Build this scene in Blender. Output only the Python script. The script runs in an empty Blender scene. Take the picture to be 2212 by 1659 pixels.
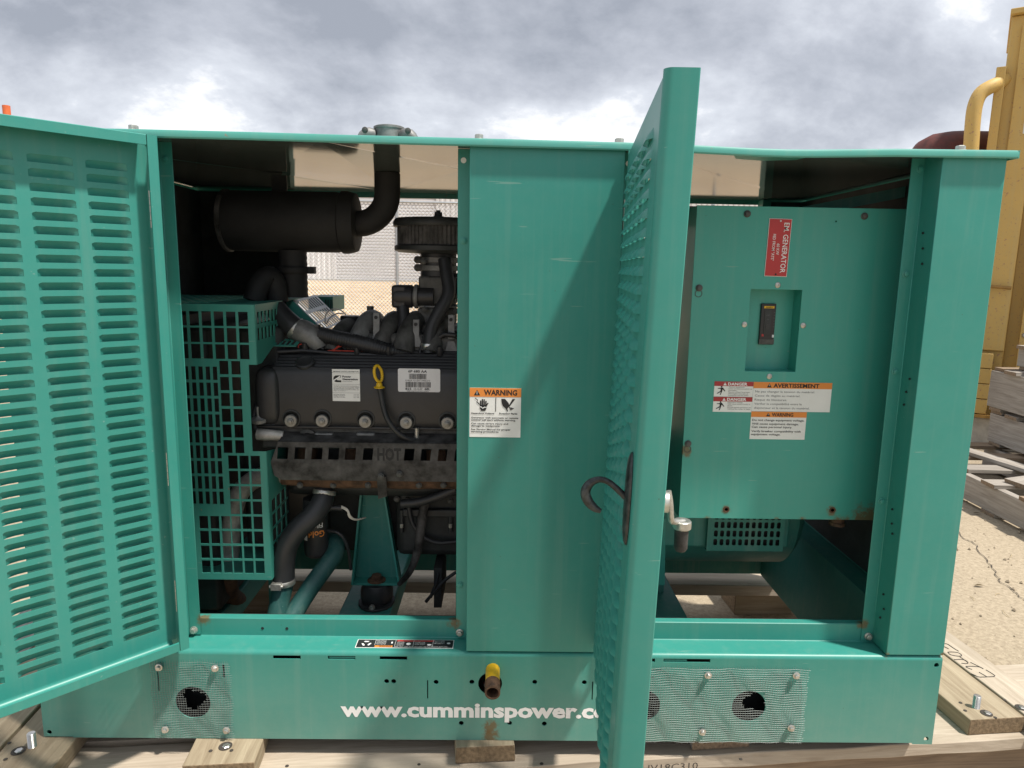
import bpy, bmesh, math, random
from mathutils import Vector, Matrix
random.seed(7)
SC = bpy.context.scene
COL = SC.collection
R = math.radians

# ------------------------------------------------------------------ camera
CP = Vector((0.9665, -1.3558, 1.0064))
yaw, pitch, roll = -0.0162, 0.1644, 0.0175
r_ = Vector((math.cos(yaw), math.sin(yaw), 0)); f_ = Vector((-math.sin(yaw), math.cos(yaw), 0)); u_ = Vector((0, 0, 1))
f_, u_ = f_*math.cos(pitch)-u_*math.sin(pitch), u_*math.cos(pitch)+f_*math.sin(pitch)
r_, u_ = r_*math.cos(roll)+u_*math.sin(roll), u_*math.cos(roll)-r_*math.sin(roll)
FPX = 1500.0
cam = bpy.data.cameras.new('camera'); cam.sensor_width = 36; cam.lens = 36*FPX/2212; cam.clip_start = 0.01; cam.clip_end = 2000
co = bpy.data.objects.new('camera', cam); COL.objects.link(co)
co.matrix_world = Matrix(((r_.x, u_.x, -f_.x, CP.x), (r_.y, u_.y, -f_.y, CP.y), (r_.z, u_.z, -f_.z, CP.z), (0, 0, 0, 1)))
SC.camera = co

def at(u, v, Y):
    """point on the plane at depth Y seen at survey pixel (u, v) of the 2212-wide photograph"""
    d = f_ + r_*((u-1106)/FPX) + u_*((829.5-v)/FPX)
    return CP + d*((Y-CP.y)/d.y)
def atx(u, v, X):
    d = f_ + r_*((u-1106)/FPX) + u_*((829.5-v)/FPX)
    return CP + d*((X-CP.x)/d.x)
def atz(u, v, Z):
    d = f_ + r_*((u-1106)/FPX) + u_*((829.5-v)/FPX)
    return CP + d*((Z-CP.z)/d.z)

# ------------------------------------------------------------------ world, sun, exposure
W = bpy.data.worlds.new('World'); SC.world = W; W.use_nodes = True
nt = W.node_tree; nt.nodes.clear()
def N(nt, t, **k):
    n = nt.nodes.new(t)
    for a, b in k.items(): setattr(n, a, b)
    return n
SUN_EL, SUN_AZ = 65.0, 118.6
out = N(nt, 'ShaderNodeOutputWorld'); bg = N(nt, 'ShaderNodeBackground'); bg.inputs[1].default_value = 0.1
sky = N(nt, 'ShaderNodeTexSky', sky_type='NISHITA', sun_disc=False); sky.sun_elevation = R(SUN_EL); sky.sun_rotation = R(SUN_AZ)
tc = N(nt, 'ShaderNodeTexCoord'); sep = N(nt, 'ShaderNodeSeparateXYZ'); nt.links.new(tc.outputs['Generated'], sep.inputs[0])
zz = N(nt, 'ShaderNodeMath', operation='ABSOLUTE'); nt.links.new(sep.outputs[2], zz.inputs[0])
za = N(nt, 'ShaderNodeMath', operation='ADD'); nt.links.new(zz.outputs[0], za.inputs[0]); za.inputs[1].default_value = 0.6
dx = N(nt, 'ShaderNodeMath', operation='DIVIDE'); nt.links.new(sep.outputs[0], dx.inputs[0]); nt.links.new(za.outputs[0], dx.inputs[1])
dy = N(nt, 'ShaderNodeMath', operation='DIVIDE'); nt.links.new(sep.outputs[1], dy.inputs[0]); nt.links.new(za.outputs[0], dy.inputs[1])
cmb = N(nt, 'ShaderNodeCombineXYZ'); nt.links.new(dx.outputs[0], cmb.inputs[0]); nt.links.new(dy.outputs[0], cmb.inputs[1])
cmb.inputs[2].default_value = 3.1
mp = N(nt, 'ShaderNodeMapping'); mp.inputs['Location'].default_value = (6.1, 1.2, 0); mp.inputs['Scale'].default_value = (1.0, 1.1, 1)
nt.links.new(cmb.outputs[0], mp.inputs[0])
n1 = N(nt, 'ShaderNodeTexNoise'); n1.inputs['Scale'].default_value = 1.9; n1.inputs['Detail'].default_value = 11; n1.inputs['Roughness'].default_value = 0.60; n1.inputs['Distortion'].default_value = 0.15
nt.links.new(mp.outputs[0], n1.inputs['Vector'])
cr = N(nt, 'ShaderNodeValToRGB'); nt.links.new(n1.outputs['Fac'], cr.inputs[0])
e = cr.color_ramp.elements
e[0].position = 0.39; e[0].color = (0.335, 0.36, 0.415, 1); e[1].position = 0.625; e[1].color = (1.05, 1.05, 1.05, 1)
k = e.new(0.48); k.color = (0.485, 0.51, 0.57, 1); k = e.new(0.57); k.color = (0.68, 0.71, 0.77, 1)
sc_ = N(nt, 'ShaderNodeVectorMath', operation='SCALE'); nt.links.new(cr.outputs[0], sc_.inputs[0]); sc_.inputs['Scale'].default_value = 9.4
mx = N(nt, 'ShaderNodeMix', data_type='RGBA'); mx.inputs[0].default_value = 0.93
nt.links.new(sky.outputs[0], mx.inputs[6]); nt.links.new(sc_.outputs[0], mx.inputs[7])
nt.links.new(mx.outputs[2], bg.inputs[0]); nt.links.new(bg.outputs[0], out.inputs[0])

sl = bpy.data.lights.new('sun', 'SUN'); sl.energy = 4.5; sl.angle = R(3.0); sl.color = (1.0, 0.945, 0.86)
so = bpy.data.objects.new('sun', sl); COL.objects.link(so)
hz = Vector((-0.878, 0.479, 0)).normalized()
ld = hz*math.cos(R(SUN_EL)) + Vector((0, 0, -math.sin(R(SUN_EL))))
so.rotation_euler = ld.to_track_quat('-Z', 'Y').to_euler(); so.location = (4, -4, 8)

vs = SC.view_settings; vs.view_transform = 'Standard'; vs.look = 'None'; vs.gamma = 1; vs.exposure = 0.35; vs.use_curve_mapping = False
SC.cycles.use_denoising = True
SC.cycles.max_bounces = 8

# ------------------------------------------------------------------ materials
MATS = {}
def principled(name):
    m = bpy.data.materials.new(name); m.use_nodes = True; nt = m.node_tree; nt.nodes.clear()
    o = N(nt, 'ShaderNodeOutputMaterial'); p = N(nt, 'ShaderNodeBsdfPrincipled'); nt.links.new(p.outputs[0], o.inputs[0])
    MATS[name] = m
    return m, nt, p
def noise(nt, scale, detail=4, rough=0.6, vec=None):
    n = N(nt, 'ShaderNodeTexNoise'); n.inputs['Scale'].default_value = scale; n.inputs['Detail'].default_value = detail; n.inputs['Roughness'].default_value = rough
    if vec is not None: nt.links.new(vec, n.inputs['Vector'])
    return n
def ramp(nt, fac, stops):
    c = N(nt, 'ShaderNodeValToRGB'); nt.links.new(fac, c.inputs[0]); el = c.color_ramp.elements
    for i, (p, col) in enumerate(stops):
        q = el[i] if i < 2 else el.new(p)
        q.position = p; q.color = (*col, 1) if len(col) == 3 else col
    return c
def mixc(nt, fac, a, b, mode='MIX'):
    m = N(nt, 'ShaderNodeMix', data_type='RGBA', blend_type=mode)
    for s, v in ((0, fac), (6, a), (7, b)):
        if hasattr(v, 'is_output'): nt.links.new(v, m.inputs[s])
        elif s == 0: m.inputs[0].default_value = v
        else: m.inputs[s].default_value = (*v, 1)
    return m.outputs[2]
def bump(nt, h, p, strength=0.2, dist=0.002):
    b = N(nt, 'ShaderNodeBump'); b.inputs['Strength'].default_value = strength; b.inputs['Distance'].default_value = dist
    nt.links.new(h, b.inputs['Height']); nt.links.new(b.outputs[0], p.inputs['Normal'])
def geo(nt): return N(nt, 'ShaderNodeNewGeometry').outputs['Position']

def plain(name, col, rough=0.5, metal=0.0, var=0.12, scale=18, bmp=0.0, bscale=120, spec=0.5, coat=0):
    m, nt, p = principled(name); g = geo(nt)
    n = noise(nt, scale, 5, 0.65, g)
    dark = tuple(c*(1-var*1.6) for c in col); lite = tuple(min(1, c*(1+var)) for c in col)
    c = ramp(nt, n.outputs['Fac'], [(0.3, dark), (0.7, lite)])
    nt.links.new(c.outputs[0], p.inputs['Base Color'])
    p.inputs['Metallic'].default_value = metal
    p.inputs['Specular IOR Level'].default_value = spec
    p.inputs['Coat Weight'].default_value = coat
    rr = N(nt, 'ShaderNodeMapRange'); nt.links.new(n.outputs['Fac'], rr.inputs[0]); rr.inputs[3].default_value = rough*0.8; rr.inputs[4].default_value = min(1, rough*1.25)
    nt.links.new(rr.outputs[0], p.inputs['Roughness'])
    if bmp: bump(nt, noise(nt, bscale, 4, 0.6, g).outputs['Fac'], p, bmp, 0.002)
    return m

def paint(name, col, rough=0.38, rust=(), dust=0.25, chips=0.0, splash=None):
    """enamel on sheet steel: faint mottling, dusty film, small scuffs, and rust blooms at given places"""
    m, nt, p = principled(name); g = geo(nt)
    n = noise(nt, 5.0, 6, 0.6, g); n2 = noise(nt, 38, 5, 0.7, g)
    c = ramp(nt, n.outputs['Fac'], [(0.3, tuple(x*0.955 for x in col)), (0.72, tuple(min(1, x*1.03) for x in col))]).outputs[0]
    dm = ramp(nt, n2.outputs['Fac'], [(0.40, (dust*.04,)*3), (0.85, (dust*.40,)*3)]).outputs[0]
    c = mixc(nt, dm, c, (0.22, 0.33, 0.28))
    if splash:      # pale dried splash film, thickest near the ground
        sx = N(nt, 'ShaderNodeSeparateXYZ'); nt.links.new(g, sx.inputs[0])
        mr = N(nt, 'ShaderNodeMapRange'); nt.links.new(sx.outputs[2], mr.inputs[0]); mr.inputs[1].default_value = splash[0]; mr.inputs[2].default_value = splash[1]; mr.inputs[3].default_value = splash[2]; mr.inputs[4].default_value = 0
        mu = N(nt, 'ShaderNodeMath', operation='MULTIPLY'); nt.links.new(mr.outputs[0], mu.inputs[0])
        nr = ramp(nt, noise(nt, 9, 7, 0.7, g).outputs['Fac'], [(0.25, (0.35, 0.35, 0.35)), (0.7, (1, 1, 1))]); nt.links.new(nr.outputs[0], mu.inputs[1])
        c = mixc(nt, mu.outputs[0], c, (0.36, 0.40, 0.33))
    mpv = N(nt, 'ShaderNodeMapping'); mpv.inputs['Scale'].default_value = (26, 26, 1.1); nt.links.new(g, mpv.inputs[0])
    st = noise(nt, 1.6, 5, 0.6, mpv.outputs[0])
    c = mixc(nt, ramp(nt, st.outputs['Fac'], [(0.52, (0, 0, 0)), (0.80, (dust*.5,)*3)]).outputs[0], c, (0.34, 0.40, 0.34))
    mps = N(nt, 'ShaderNodeMapping'); mps.inputs['Rotation'].default_value = (0.35, 0.5, 0.2); mps.inputs['Scale'].default_value = (5, 70, 70); nt.links.new(g, mps.inputs[0])
    sc2 = noise(nt, 2.0, 2, 0.5, mps.outputs[0])
    c = mixc(nt, ramp(nt, sc2.outputs['Fac'], [(0.735, (0, 0, 0)), (0.76, (0.35,)*3)]).outputs[0], c, (0.30, 0.42, 0.36))
    # tiny dark specks
    v = N(nt, 'ShaderNodeTexVoronoi'); v.inputs['Scale'].default_value = 26; nt.links.new(g, v.inputs['Vector'])
    sp = ramp(nt, v.outputs['Distance'], [(0.018, (0.8, 0.8, 0.8)), (0.03, (0, 0, 0))]).outputs[0]
    c = mixc(nt, sp, c, (0.06, 0.10, 0.085))
    if chips:
        n4 = noise(nt, 55, 4, 0.6, g)
        ch = ramp(nt, n4.outputs['Fac'], [(1-chips, (0, 0, 0)), (1-chips+0.03, (0.7, 0.7, 0.7))]).outputs[0]
        c = mixc(nt, ch, c, (0.34, 0.17, 0.12))
    for (x, y, z, rad) in rust:
        d = N(nt, 'ShaderNodeVectorMath', operation='DISTANCE'); nt.links.new(g, d.inputs[0]); d.inputs[1].default_value = (x, y, z)
        mr = N(nt, 'ShaderNodeMapRange'); nt.links.new(d.outputs['Value'], mr.inputs[0]); mr.inputs[1].default_value = 0; mr.inputs[2].default_value = rad; mr.inputs[3].default_value = 1; mr.inputs[4].default_value = 0
        ml = N(nt, 'ShaderNodeMath', operation='MULTIPLY'); nt.links.new(mr.outputs[0], ml.inputs[0]); nt.links.new(noise(nt, 90, 5, 0.7, g).outputs['Fac'], ml.inputs[1])
        rm = ramp(nt, ml.outputs[0], [(0.20, (0, 0, 0)), (0.27, (0.3, 0.3, 0.3)), (0.36, (0.85, 0.85, 0.85))]).outputs[0]
        c = mixc(nt, rm, c, (0.16, 0.10, 0.04))
    nt.links.new(c, p.inputs['Base Color'])
    rr = N(nt, 'ShaderNodeMapRange'); nt.links.new(n.outputs['Fac'], rr.inputs[0]); rr.inputs[3].default_value = rough*0.8; rr.inputs[4].default_value = rough*1.3
    nt.links.new(rr.outputs[0], p.inputs['Roughness'])
    nb = noise(nt, 3.2, 2, 0.4, g)
    bump(nt, nb.outputs['Fac'], p, 0.22, 0.02)
    return m

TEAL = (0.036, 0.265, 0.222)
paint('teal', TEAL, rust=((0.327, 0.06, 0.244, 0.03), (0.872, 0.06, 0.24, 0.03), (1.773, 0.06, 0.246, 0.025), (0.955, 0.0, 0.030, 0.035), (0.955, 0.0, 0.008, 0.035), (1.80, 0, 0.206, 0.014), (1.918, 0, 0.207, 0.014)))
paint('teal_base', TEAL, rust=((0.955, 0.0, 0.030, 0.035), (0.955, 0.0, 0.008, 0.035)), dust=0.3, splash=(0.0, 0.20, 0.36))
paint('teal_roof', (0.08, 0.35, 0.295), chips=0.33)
paint('teal_box_lit', (0.050, 0.345, 0.285), rust=((1.81, 0.15, 0.45, 0.085), (1.75, 0.15, 0.446, 0.04), (1.725, 0.15, 0.475, 0.024), (1.483, 0.15, 0.475, 0.022), (1.44, 0.15, 0.447, 0.022), (1.60, 0.15, 0.445, 0.022), (1.66, 0.15, 0.445, 0.025), (1.382, 0.15, 0.61, 0.03)))  # same teal paint, lightened to carry the ambient light on the control box
paint('teal_guard', (0.042, 0.285, 0.232), rough=0.45, chips=0.30)
paint('teal_dark', (0.012, 0.082, 0.078), rough=0.5, dust=0.4)
paint('teal_frame', (0.030, 0.22, 0.185), rough=0.5, dust=0.5)
plain('black_plastic', (0.030, 0.030, 0.032), 0.42, var=0.25, scale=9, bmp=0.08)
plain('black_steel', (0.030, 0.033, 0.034), 0.5, var=0.3, scale=14, bmp=0.12)
plain('handle_steel', (0.045, 0.052, 0.054), 0.35, metal=0.3, var=0.5, scale=90, bmp=0.15)
plain('muffler_black', (0.019, 0.019, 0.020), 0.7, var=0.4, scale=10, bmp=0.15)
plain('rubber', (0.028, 0.029, 0.032), 0.45, var=0.2)
plain('cast_iron', (0.105, 0.105, 0.10), 0.6, metal=0.3, var=0.35, scale=30, bmp=0.3, bscale=220)
plain('cast_alu', (0.24, 0.24, 0.235), 0.55, metal=0.4, var=0.3, scale=25, bmp=0.3, bscale=260)
plain('dark_block', (0.026, 0.029, 0.028), 0.6, var=0.4, bmp=0.2)
plain('washer', (0.30, 0.295, 0.28), 0.45, metal=0.7, var=0.25, scale=60)
plain('bright_steel', (0.62, 0.61, 0.58), 0.32, metal=0.9, var=0.15, scale=60)
plain('zinc', (0.55, 0.54, 0.50), 0.4, metal=0.8, var=0.2, scale=70)
plain('mesh_wire', (0.26, 0.29, 0.28), 0.55, metal=0.5, var=0.2, scale=60)
plain('exhaust_alu', (0.46, 0.44, 0.41), 0.45, metal=0.25, var=0.35, scale=22, bmp=0.1)
plain('galv_sky', (0.55, 0.56, 0.56), 0.45, metal=0.5, var=0.15)
plain('rust_brown', (0.115, 0.062, 0.035), 0.85, var=0.45, scale=40, bmp=0.4)
plain('shield_grey', (0.075, 0.072, 0.070), 0.65, metal=0.2, var=0.6, scale=26, bmp=0.2)
plain('roof_liner', (0.10, 0.115, 0.108), 0.09, metal=0.0, var=0.06, scale=3, bmp=0.12, bscale=7, spec=0.3)
plain('yellow_plastic', (0.75, 0.47, 0.015), 0.4, var=0.08)
plain('pipe_yellow', (0.80, 0.46, 0.015), 0.35, var=0.15, scale=50)
plain('label_white', (0.84, 0.84, 0.82), 0.5, var=0.04)
plain('label_grey', (0.72, 0.72, 0.74), 0.45, var=0.04)
plain('label_orange', (0.80, 0.27, 0.05), 0.5, var=0.04)
plain('label_red', (0.42, 0.035, 0.04), 0.5, var=0.04)
plain('plate_red', (0.52, 0.035, 0.035), 0.4, var=0.05)
plain('ink_black', (0.015, 0.015, 0.017), 0.6, var=0.05)
plain('ink_grey', (0.16, 0.16, 0.17), 0.6, var=0.05)
plain('ink_white', (0.88, 0.88, 0.87), 0.5, var=0.03)
plain('red_wire', (0.50, 0.05, 0.03), 0.5, var=0.1)
plain('white_wire', (0.60, 0.57, 0.50), 0.5, var=0.1)
plain('breaker_black', (0.02, 0.02, 0.022), 0.35, var=0.1)
paint('yellow_paint', (0.58, 0.38, 0.11), rough=0.55, dust=0.3, chips=0.37)
plain('yellow_dark', (0.36, 0.20, 0.05), 0.6, var=0.25, scale=12)
plain('oxide_red', (0.10, 0.022, 0.016), 0.6, var=0.3)
plain('orange_paint', (0.72, 0.16, 0.05), 0.5, var=0.1)
plain('fence_galv', (0.42, 0.44, 0.46), 0.45, metal=0.6, var=0.1)
plain('siding', (0.66, 0.66, 0.67), 0.5, var=0.12, scale=0.8)
plain('siding_door', (0.60, 0.60, 0.62), 0.5, var=0.10, scale=0.6)
plain('plinth', (0.42, 0.41, 0.38), 0.8, var=0.15)
plain('leaf_dry', (0.10, 0.07, 0.03), 0.8)
plain('grit', (0.34, 0.275, 0.195), 0.9, var=0.4, scale=90)
plain('straw', (0.42, 0.33, 0.18), 0.8)
plain('marker', (0.05, 0.045, 0.04), 0.8)
plain('crack_dark', (0.05, 0.042, 0.035), 0.9)

def wood(name, ca, cb, cend, rough=0.8):
    m, nt, p = principled(name)
    t = N(nt, 'ShaderNodeTexCoord'); oi = N(nt, 'ShaderNodeObjectInfo')
    off = N(nt, 'ShaderNodeVectorMath', operation='SCALE'); off.inputs[0].default_value = (7, 3, 5); nt.links.new(oi.outputs['Random'], off.inputs['Scale'])
    ad = N(nt, 'ShaderNodeVectorMath', operation='ADD'); nt.links.new(t.outputs['Object'], ad.inputs[0]); nt.links.new(off.outputs[0], ad.inputs[1])
    mpp = N(nt, 'ShaderNodeMapping'); mpp.inputs['Scale'].default_value = (0.6, 9, 9); nt.links.new(ad.outputs[0], mpp.inputs[0])
    g1 = noise(nt, 5.5, 8, 0.65, mpp.outputs[0]); g1.inputs['Distortion'].default_value = 1.2
    g2 = noise(nt, 2.2, 3, 0.5, ad.outputs[0])
    c = ramp(nt, g1.outputs['Fac'], [(0.32, ca), (0.66, cb)]).outputs[0]
    c = mixc(nt, ramp(nt, g2.outputs['Fac'], [(0.4, (0, 0, 0)), (0.75, (0.45, 0.45, 0.45))]).outputs[0], c, tuple(x*0.62 for x in ca))
    # end grain on the two short faces
    sp = N(nt, 'ShaderNodeSeparateXYZ'); nrm = N(nt, 'ShaderNodeTexCoord'); nt.links.new(nrm.outputs['Normal'], sp.inputs[0])
    ab = N(nt, 'ShaderNodeMath', operation='ABSOLUTE'); nt.links.new(sp.outputs[0], ab.inputs[0])
    gt = N(nt, 'ShaderNodeMath', operation='GREATER_THAN'); nt.links.new(ab.outputs[0], gt.inputs[0]); gt.inputs[1].default_value = 0.6
    g3 = noise(nt, 130, 4, 0.7, ad.outputs[0])
    ce = ramp(nt, g3.outputs['Fac'], [(0.35, tuple(x*0.5 for x in cend)), (0.68, cend)]).outputs[0]
    c = mixc(nt, gt.outputs[0], c, ce)
    nt.links.new(c, p.inputs['Base Color']); p.inputs['Roughness'].default_value = rough; p.inputs['Specular IOR Level'].default_value = 0.25
    bump(nt, g1.outputs['Fac'], p, 0.35, 0.004)
    return m
wood('wood_new', (0.27, 0.21, 0.14), (0.43, 0.355, 0.25), (0.27, 0.195, 0.12))
wood('wood_pale', (0.36, 0.295, 0.225), (0.52, 0.445, 0.355), (0.30, 0.22, 0.14))
wood('wood_grey', (0.24, 0.21, 0.18), (0.42, 0.385, 0.34), (0.30, 0.22, 0.15))
wood('wood_brown', (0.20, 0.145, 0.10), (0.36, 0.27, 0.185), (0.28, 0.19, 0.12))

def concrete():
    m, nt, p = principled('concrete'); g = geo(nt)
    a = noise(nt, 1.1, 6, 0.6, g); b = noise(nt, 60, 4, 0.7, g); d = noise(nt, 260, 3, 0.7, g)
    c = ramp(nt, a.outputs['Fac'], [(0.3, (0.31, 0.255, 0.18)), (0.7, (0.42, 0.35, 0.25))]).outputs[0]
    c = mixc(nt, 0.55, c, ramp(nt, b.outputs['Fac'], [(0.35, (0.24, 0.195, 0.14)), (0.65, (0.50, 0.42, 0.31))]).outputs[0])
    v = N(nt, 'ShaderNodeTexVoronoi'); v.inputs['Scale'].default_value = 95; nt.links.new(g, v.inputs['Vector'])
    st = ramp(nt, v.outputs['Distance'], [(0.12, (0.7, 0.7, 0.7)), (0.3, (0, 0, 0))]).outputs[0]
    c = mixc(nt, st, c, ramp(nt, v.outputs['Color'], [(0.2, (0.14, 0.11, 0.08)), (0.8, (0.52, 0.44, 0.33))]).outputs[0])
    sb = noise(nt, 0.55, 6, 0.62, g); sb2 = noise(nt, 3.5, 6, 0.7, g)
    c = mixc(nt, ramp(nt, sb.outputs['Fac'], [(0.5, (0, 0, 0)), (0.72, (0.45,)*3)]).outputs[0], c, (0.20, 0.165, 0.12))
    c = mixc(nt, ramp(nt, sb2.outputs['Fac'], [(0.58, (0, 0, 0)), (0.72, (0.35,)*3)]).outputs[0], c, (0.22, 0.18, 0.125))
    # packed sandy soil beyond the slab
    sx = N(nt, 'ShaderNodeSeparateXYZ'); nt.links.new(g, sx.inputs[0])
    gt = N(nt, 'ShaderNodeMapRange'); nt.links.new(sx.outputs[1], gt.inputs[0]); gt.inputs[1].default_value = 9; gt.inputs[2].default_value = 12
    s1 = noise(nt, 1.4, 7, 0.7, g)
    c = mixc(nt, gt.outputs[0], c, ramp(nt, s1.outputs['Fac'], [(0.35, (0.36, 0.25, 0.15)), (0.65, (0.56, 0.43, 0.28))]).outputs[0])
    nt.links.new(c, p.inputs['Base Color']); p.inputs['Roughness'].default_value = 0.9; p.inputs['Specular IOR Level'].default_value = 0.2
    bump(nt, d.outputs['Fac'], p, 0.35, 0.004)
concrete()

# ------------------------------------------------------------------ mesh helpers
WM = {}
class MB:
    def __init__(s): s.v = []; s.f = []
    def add(s, vs, fs):
        o = len(s.v); s.v += [Vector(v) for v in vs]; s.f += [tuple(i+o for i in f) for f in fs]; return s
    def box(s, a, b):
        x0, y0, z0 = [min(p, q) for p, q in zip(a, b)]; x1, y1, z1 = [max(p, q) for p, q in zip(a, b)]
        return s.add([(x0, y0, z0), (x1, y0, z0), (x1, y1, z0), (x0, y1, z0), (x0, y0, z1), (x1, y0, z1), (x1, y1, z1), (x0, y1, z1)],
                     [(0, 3, 2, 1), (4, 5, 6, 7), (0, 1, 5, 4), (1, 2, 6, 5), (2, 3, 7, 6), (3, 0, 4, 7)])
    def mbox(s, M, a, b):
        t = MB().box(a, b); return s.add([M @ v for v in t.v], t.f)
    def ring(s, c, ax, r, n, ref=None, ph=0):
        ax = Vector(ax).normalized(); ref = ref or (Vector((0, 0, 1)) if abs(ax.z) < 0.9 else Vector((1, 0, 0)))
        a = ax.cross(ref).normalized(); b = ax.cross(a).normalized()
        return [Vector(c)+a*(r*math.cos(ph+2*math.pi*i/n))+b*(r*math.sin(ph+2*math.pi*i/n)) for i in range(n)]
    def lathe(s, p, ax, prof, n=16, ph=0):
        """prof: (radius, distance along axis)"""
        ax = Vector(ax).normalized(); o = len(s.v); p = Vector(p)
        for r, h in prof: s.v += s.ring(p+ax*h, ax, max(r, 1e-5), n, ph=ph)
        for k in range(len(prof)-1):
            for i in range(n):
                j = (i+1) % n; s.f.append((o+k*n+i, o+k*n+j, o+(k+1)*n+j, o+(k+1)*n+i))
        s.f.append(tuple(o+i for i in range(n))[::-1]); s.f.append(tuple(o+(len(prof)-1)*n+i for i in range(n)))
        return s
    def cyl(s, a, b, r, r2=None, n=14, ph=0):
        a = Vector(a); b = Vector(b); return s.lathe(a, b-a, [(r, 0), (r if r2 is None else r2, (b-a).length)], n, ph)
    def tube(s, pts, r, n=8, cap=True, smooth=0):
        pts = [Vector(p) for p in pts]
        rs = list(r) if isinstance(r, (list, tuple)) else [r]*len(pts)
        for _ in range(smooth):
            q = [pts[0]]; qr = [rs[0]]
            for i in range(len(pts)-1):
                q += [pts[i]*0.75+pts[i+1]*0.25, pts[i]*0.25+pts[i+1]*0.75]; qr += [rs[i]*0.75+rs[i+1]*0.25, rs[i]*0.25+rs[i+1]*0.75]
            q.append(pts[-1]); qr.append(rs[-1]); pts, rs = q, qr
        o = len(s.v); prev = None
        for i, p in enumerate(pts):
            t = ((pts[min(i+1, len(pts)-1)]-pts[max(i-1, 0)])).normalized()
            if prev is None: a = t.cross(Vector((0, 0, 1)) if abs(t.z) < 0.9 else Vector((1, 0, 0))).normalized()
            else: a = (prev-t*prev.dot(t)).normalized()
            prev = a; b = t.cross(a)
            s.v += [p+a*(rs[i]*math.cos(2*math.pi*k/n))+b*(rs[i]*math.sin(2*math.pi*k/n)) for k in range(n)]
        for k in range(len(pts)-1):
            for i in range(n):
                j = (i+1) % n; s.f.append((o+k*n+i, o+k*n+j, o+(k+1)*n+j, o+(k+1)*n+i))
        if cap: s.f.append(tuple(o+i for i in range(n))[::-1]); s.f.append(tuple(o+(len(pts)-1)*n+i for i in range(n)))
        return s
    def prism(s, poly, vec):
        n = len(poly); poly = [Vector(p) for p in poly]; vec = Vector(vec)
        return s.add(poly+[p+vec for p in poly], [tuple(range(n))[::-1], tuple(range(n, 2*n))]+[(i, (i+1) % n, n+(i+1) % n, n+i) for i in range(n)])
    def strip(s, path, z0, z1, t=0.003):
        """sheet metal: a path in plan (x, y) bent along vertical lines, from z0 to z1"""
        P = [Vector((x, y)) for x, y in path]; nn = []
        for i in range(len(P)):
            d = (P[min(i+1, len(P)-1)]-P[max(i-1, 0)]); d1 = (P[i]-P[i-1]).normalized() if i else d.normalized(); d2 = (P[i+1]-P[i]).normalized() if i < len(P)-1 else d1
            n1 = Vector((-d1.y, d1.x)); n2 = Vector((-d2.y, d2.x)); m = (n1+n2); m = m.normalized()*(1/max(0.35, m.normalized().dot(n1)))
            nn.append(m)
        poly = [(p.x, p.y, z0) for p in P]+[((p+n*t).x, (p+n*t).y, z0) for p, n in reversed(list(zip(P, nn)))]
        n = len(P); o = len(s.v); m2 = 2*n
        s.v += [Vector(p) for p in poly]+[Vector((p[0], p[1], z1)) for p in poly]
        for i in range(m2): s.f.append((o+i, o+(i+1) % m2, o+m2+(i+1) % m2, o+m2+i))
        for i in range(n-1):
            s.f.append((o+i, o+m2-1-i, o+m2-2-i, o+i+1)); s.f.append((o+m2+i, o+m2+i+1, o+m2+m2-2-i, o+m2+m2-1-i))
        return s
    def grid(s, fn, nu, nv, closed=False):
        o = len(s.v)
        for j in range(nv+1):
            for i in range(nu+1): s.v.append(Vector(fn(i/nu, j/nv)))
        for j in range(nv):
            for i in range(nu): a = o+j*(nu+1)+i; s.f.append((a, a+1, a+nu+2, a+nu+1))
        return s
    def mesh(s, me, M):
        o = len(s.v); s.v += [M @ v.co for v in me.vertices]; s.f += [tuple(o+i for i in p.vertices) for p in me.polygons]; return s
    def data(s, name, smooth=None, weld=True):
        me = bpy.data.meshes.new(name); me.from_pydata([tuple(v) for v in s.v], [], s.f)
        bm = bmesh.new(); bm.from_mesh(me)
        if weld: bmesh.ops.remove_doubles(bm, verts=bm.verts, dist=1e-6)
        bmesh.ops.recalc_face_normals(bm, faces=bm.faces)
        bm.to_mesh(me); bm.free()
        if smooth is not None:
            me.polygons.foreach_set('use_smooth', [True]*len(me.polygons)); me.set_sharp_from_angle(angle=R(smooth))
        return me
    def build(s, name, mat, parent=None, smooth=None, bevel=0, solid=0, M=None, weld=True, seg=2):
        if M is None:
            lo = [min(v[i] for v in s.v) for i in range(3)]; hi = [max(v[i] for v in s.v) for i in range(3)]
            c = Vector([(a+b)/2 for a, b in zip(lo, hi)]); M = Matrix.Translation(c); s.v = [v-c for v in s.v]
        me = s.data(name, smooth, weld)
        me.materials.append(MATS[mat])
        o = link(name, me, parent, M)
        if solid: md = o.modifiers.new('solid', 'SOLIDIFY'); md.thickness = solid; md.offset = 0
        if bevel:
            md = o.modifiers.new('bevel', 'BEVEL'); md.width = bevel; md.segments = seg; md.limit_method = 'ANGLE'; md.angle_limit = R(40); md.harden_normals = False
            if smooth is None: me.polygons.foreach_set('use_smooth', [True]*len(me.polygons)); me.set_sharp_from_angle(angle=R(30))
        return o
def link(name, data, parent, M):
    o = bpy.data.objects.new(name, data); COL.objects.link(o)
    if parent is not None: o.parent = parent; o.matrix_parent_inverse = WM[parent.name].inverted()
    o.matrix_basis = M; WM[o.name] = M.copy()
    return o
def inst(name, me, parent, M): return link(name, me, parent, M)
def tag(o, label, cat, group=None):
    o['label'] = label; o['category'] = cat
    if group: o['group'] = group
    return o
def thing(name, loc, label, cat, group=None):
    return tag(link(name, None, None, Matrix.Translation(Vector(loc))), label, cat, group)
def T(x, y, z): return Matrix.Translation((x, y, z))
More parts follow.
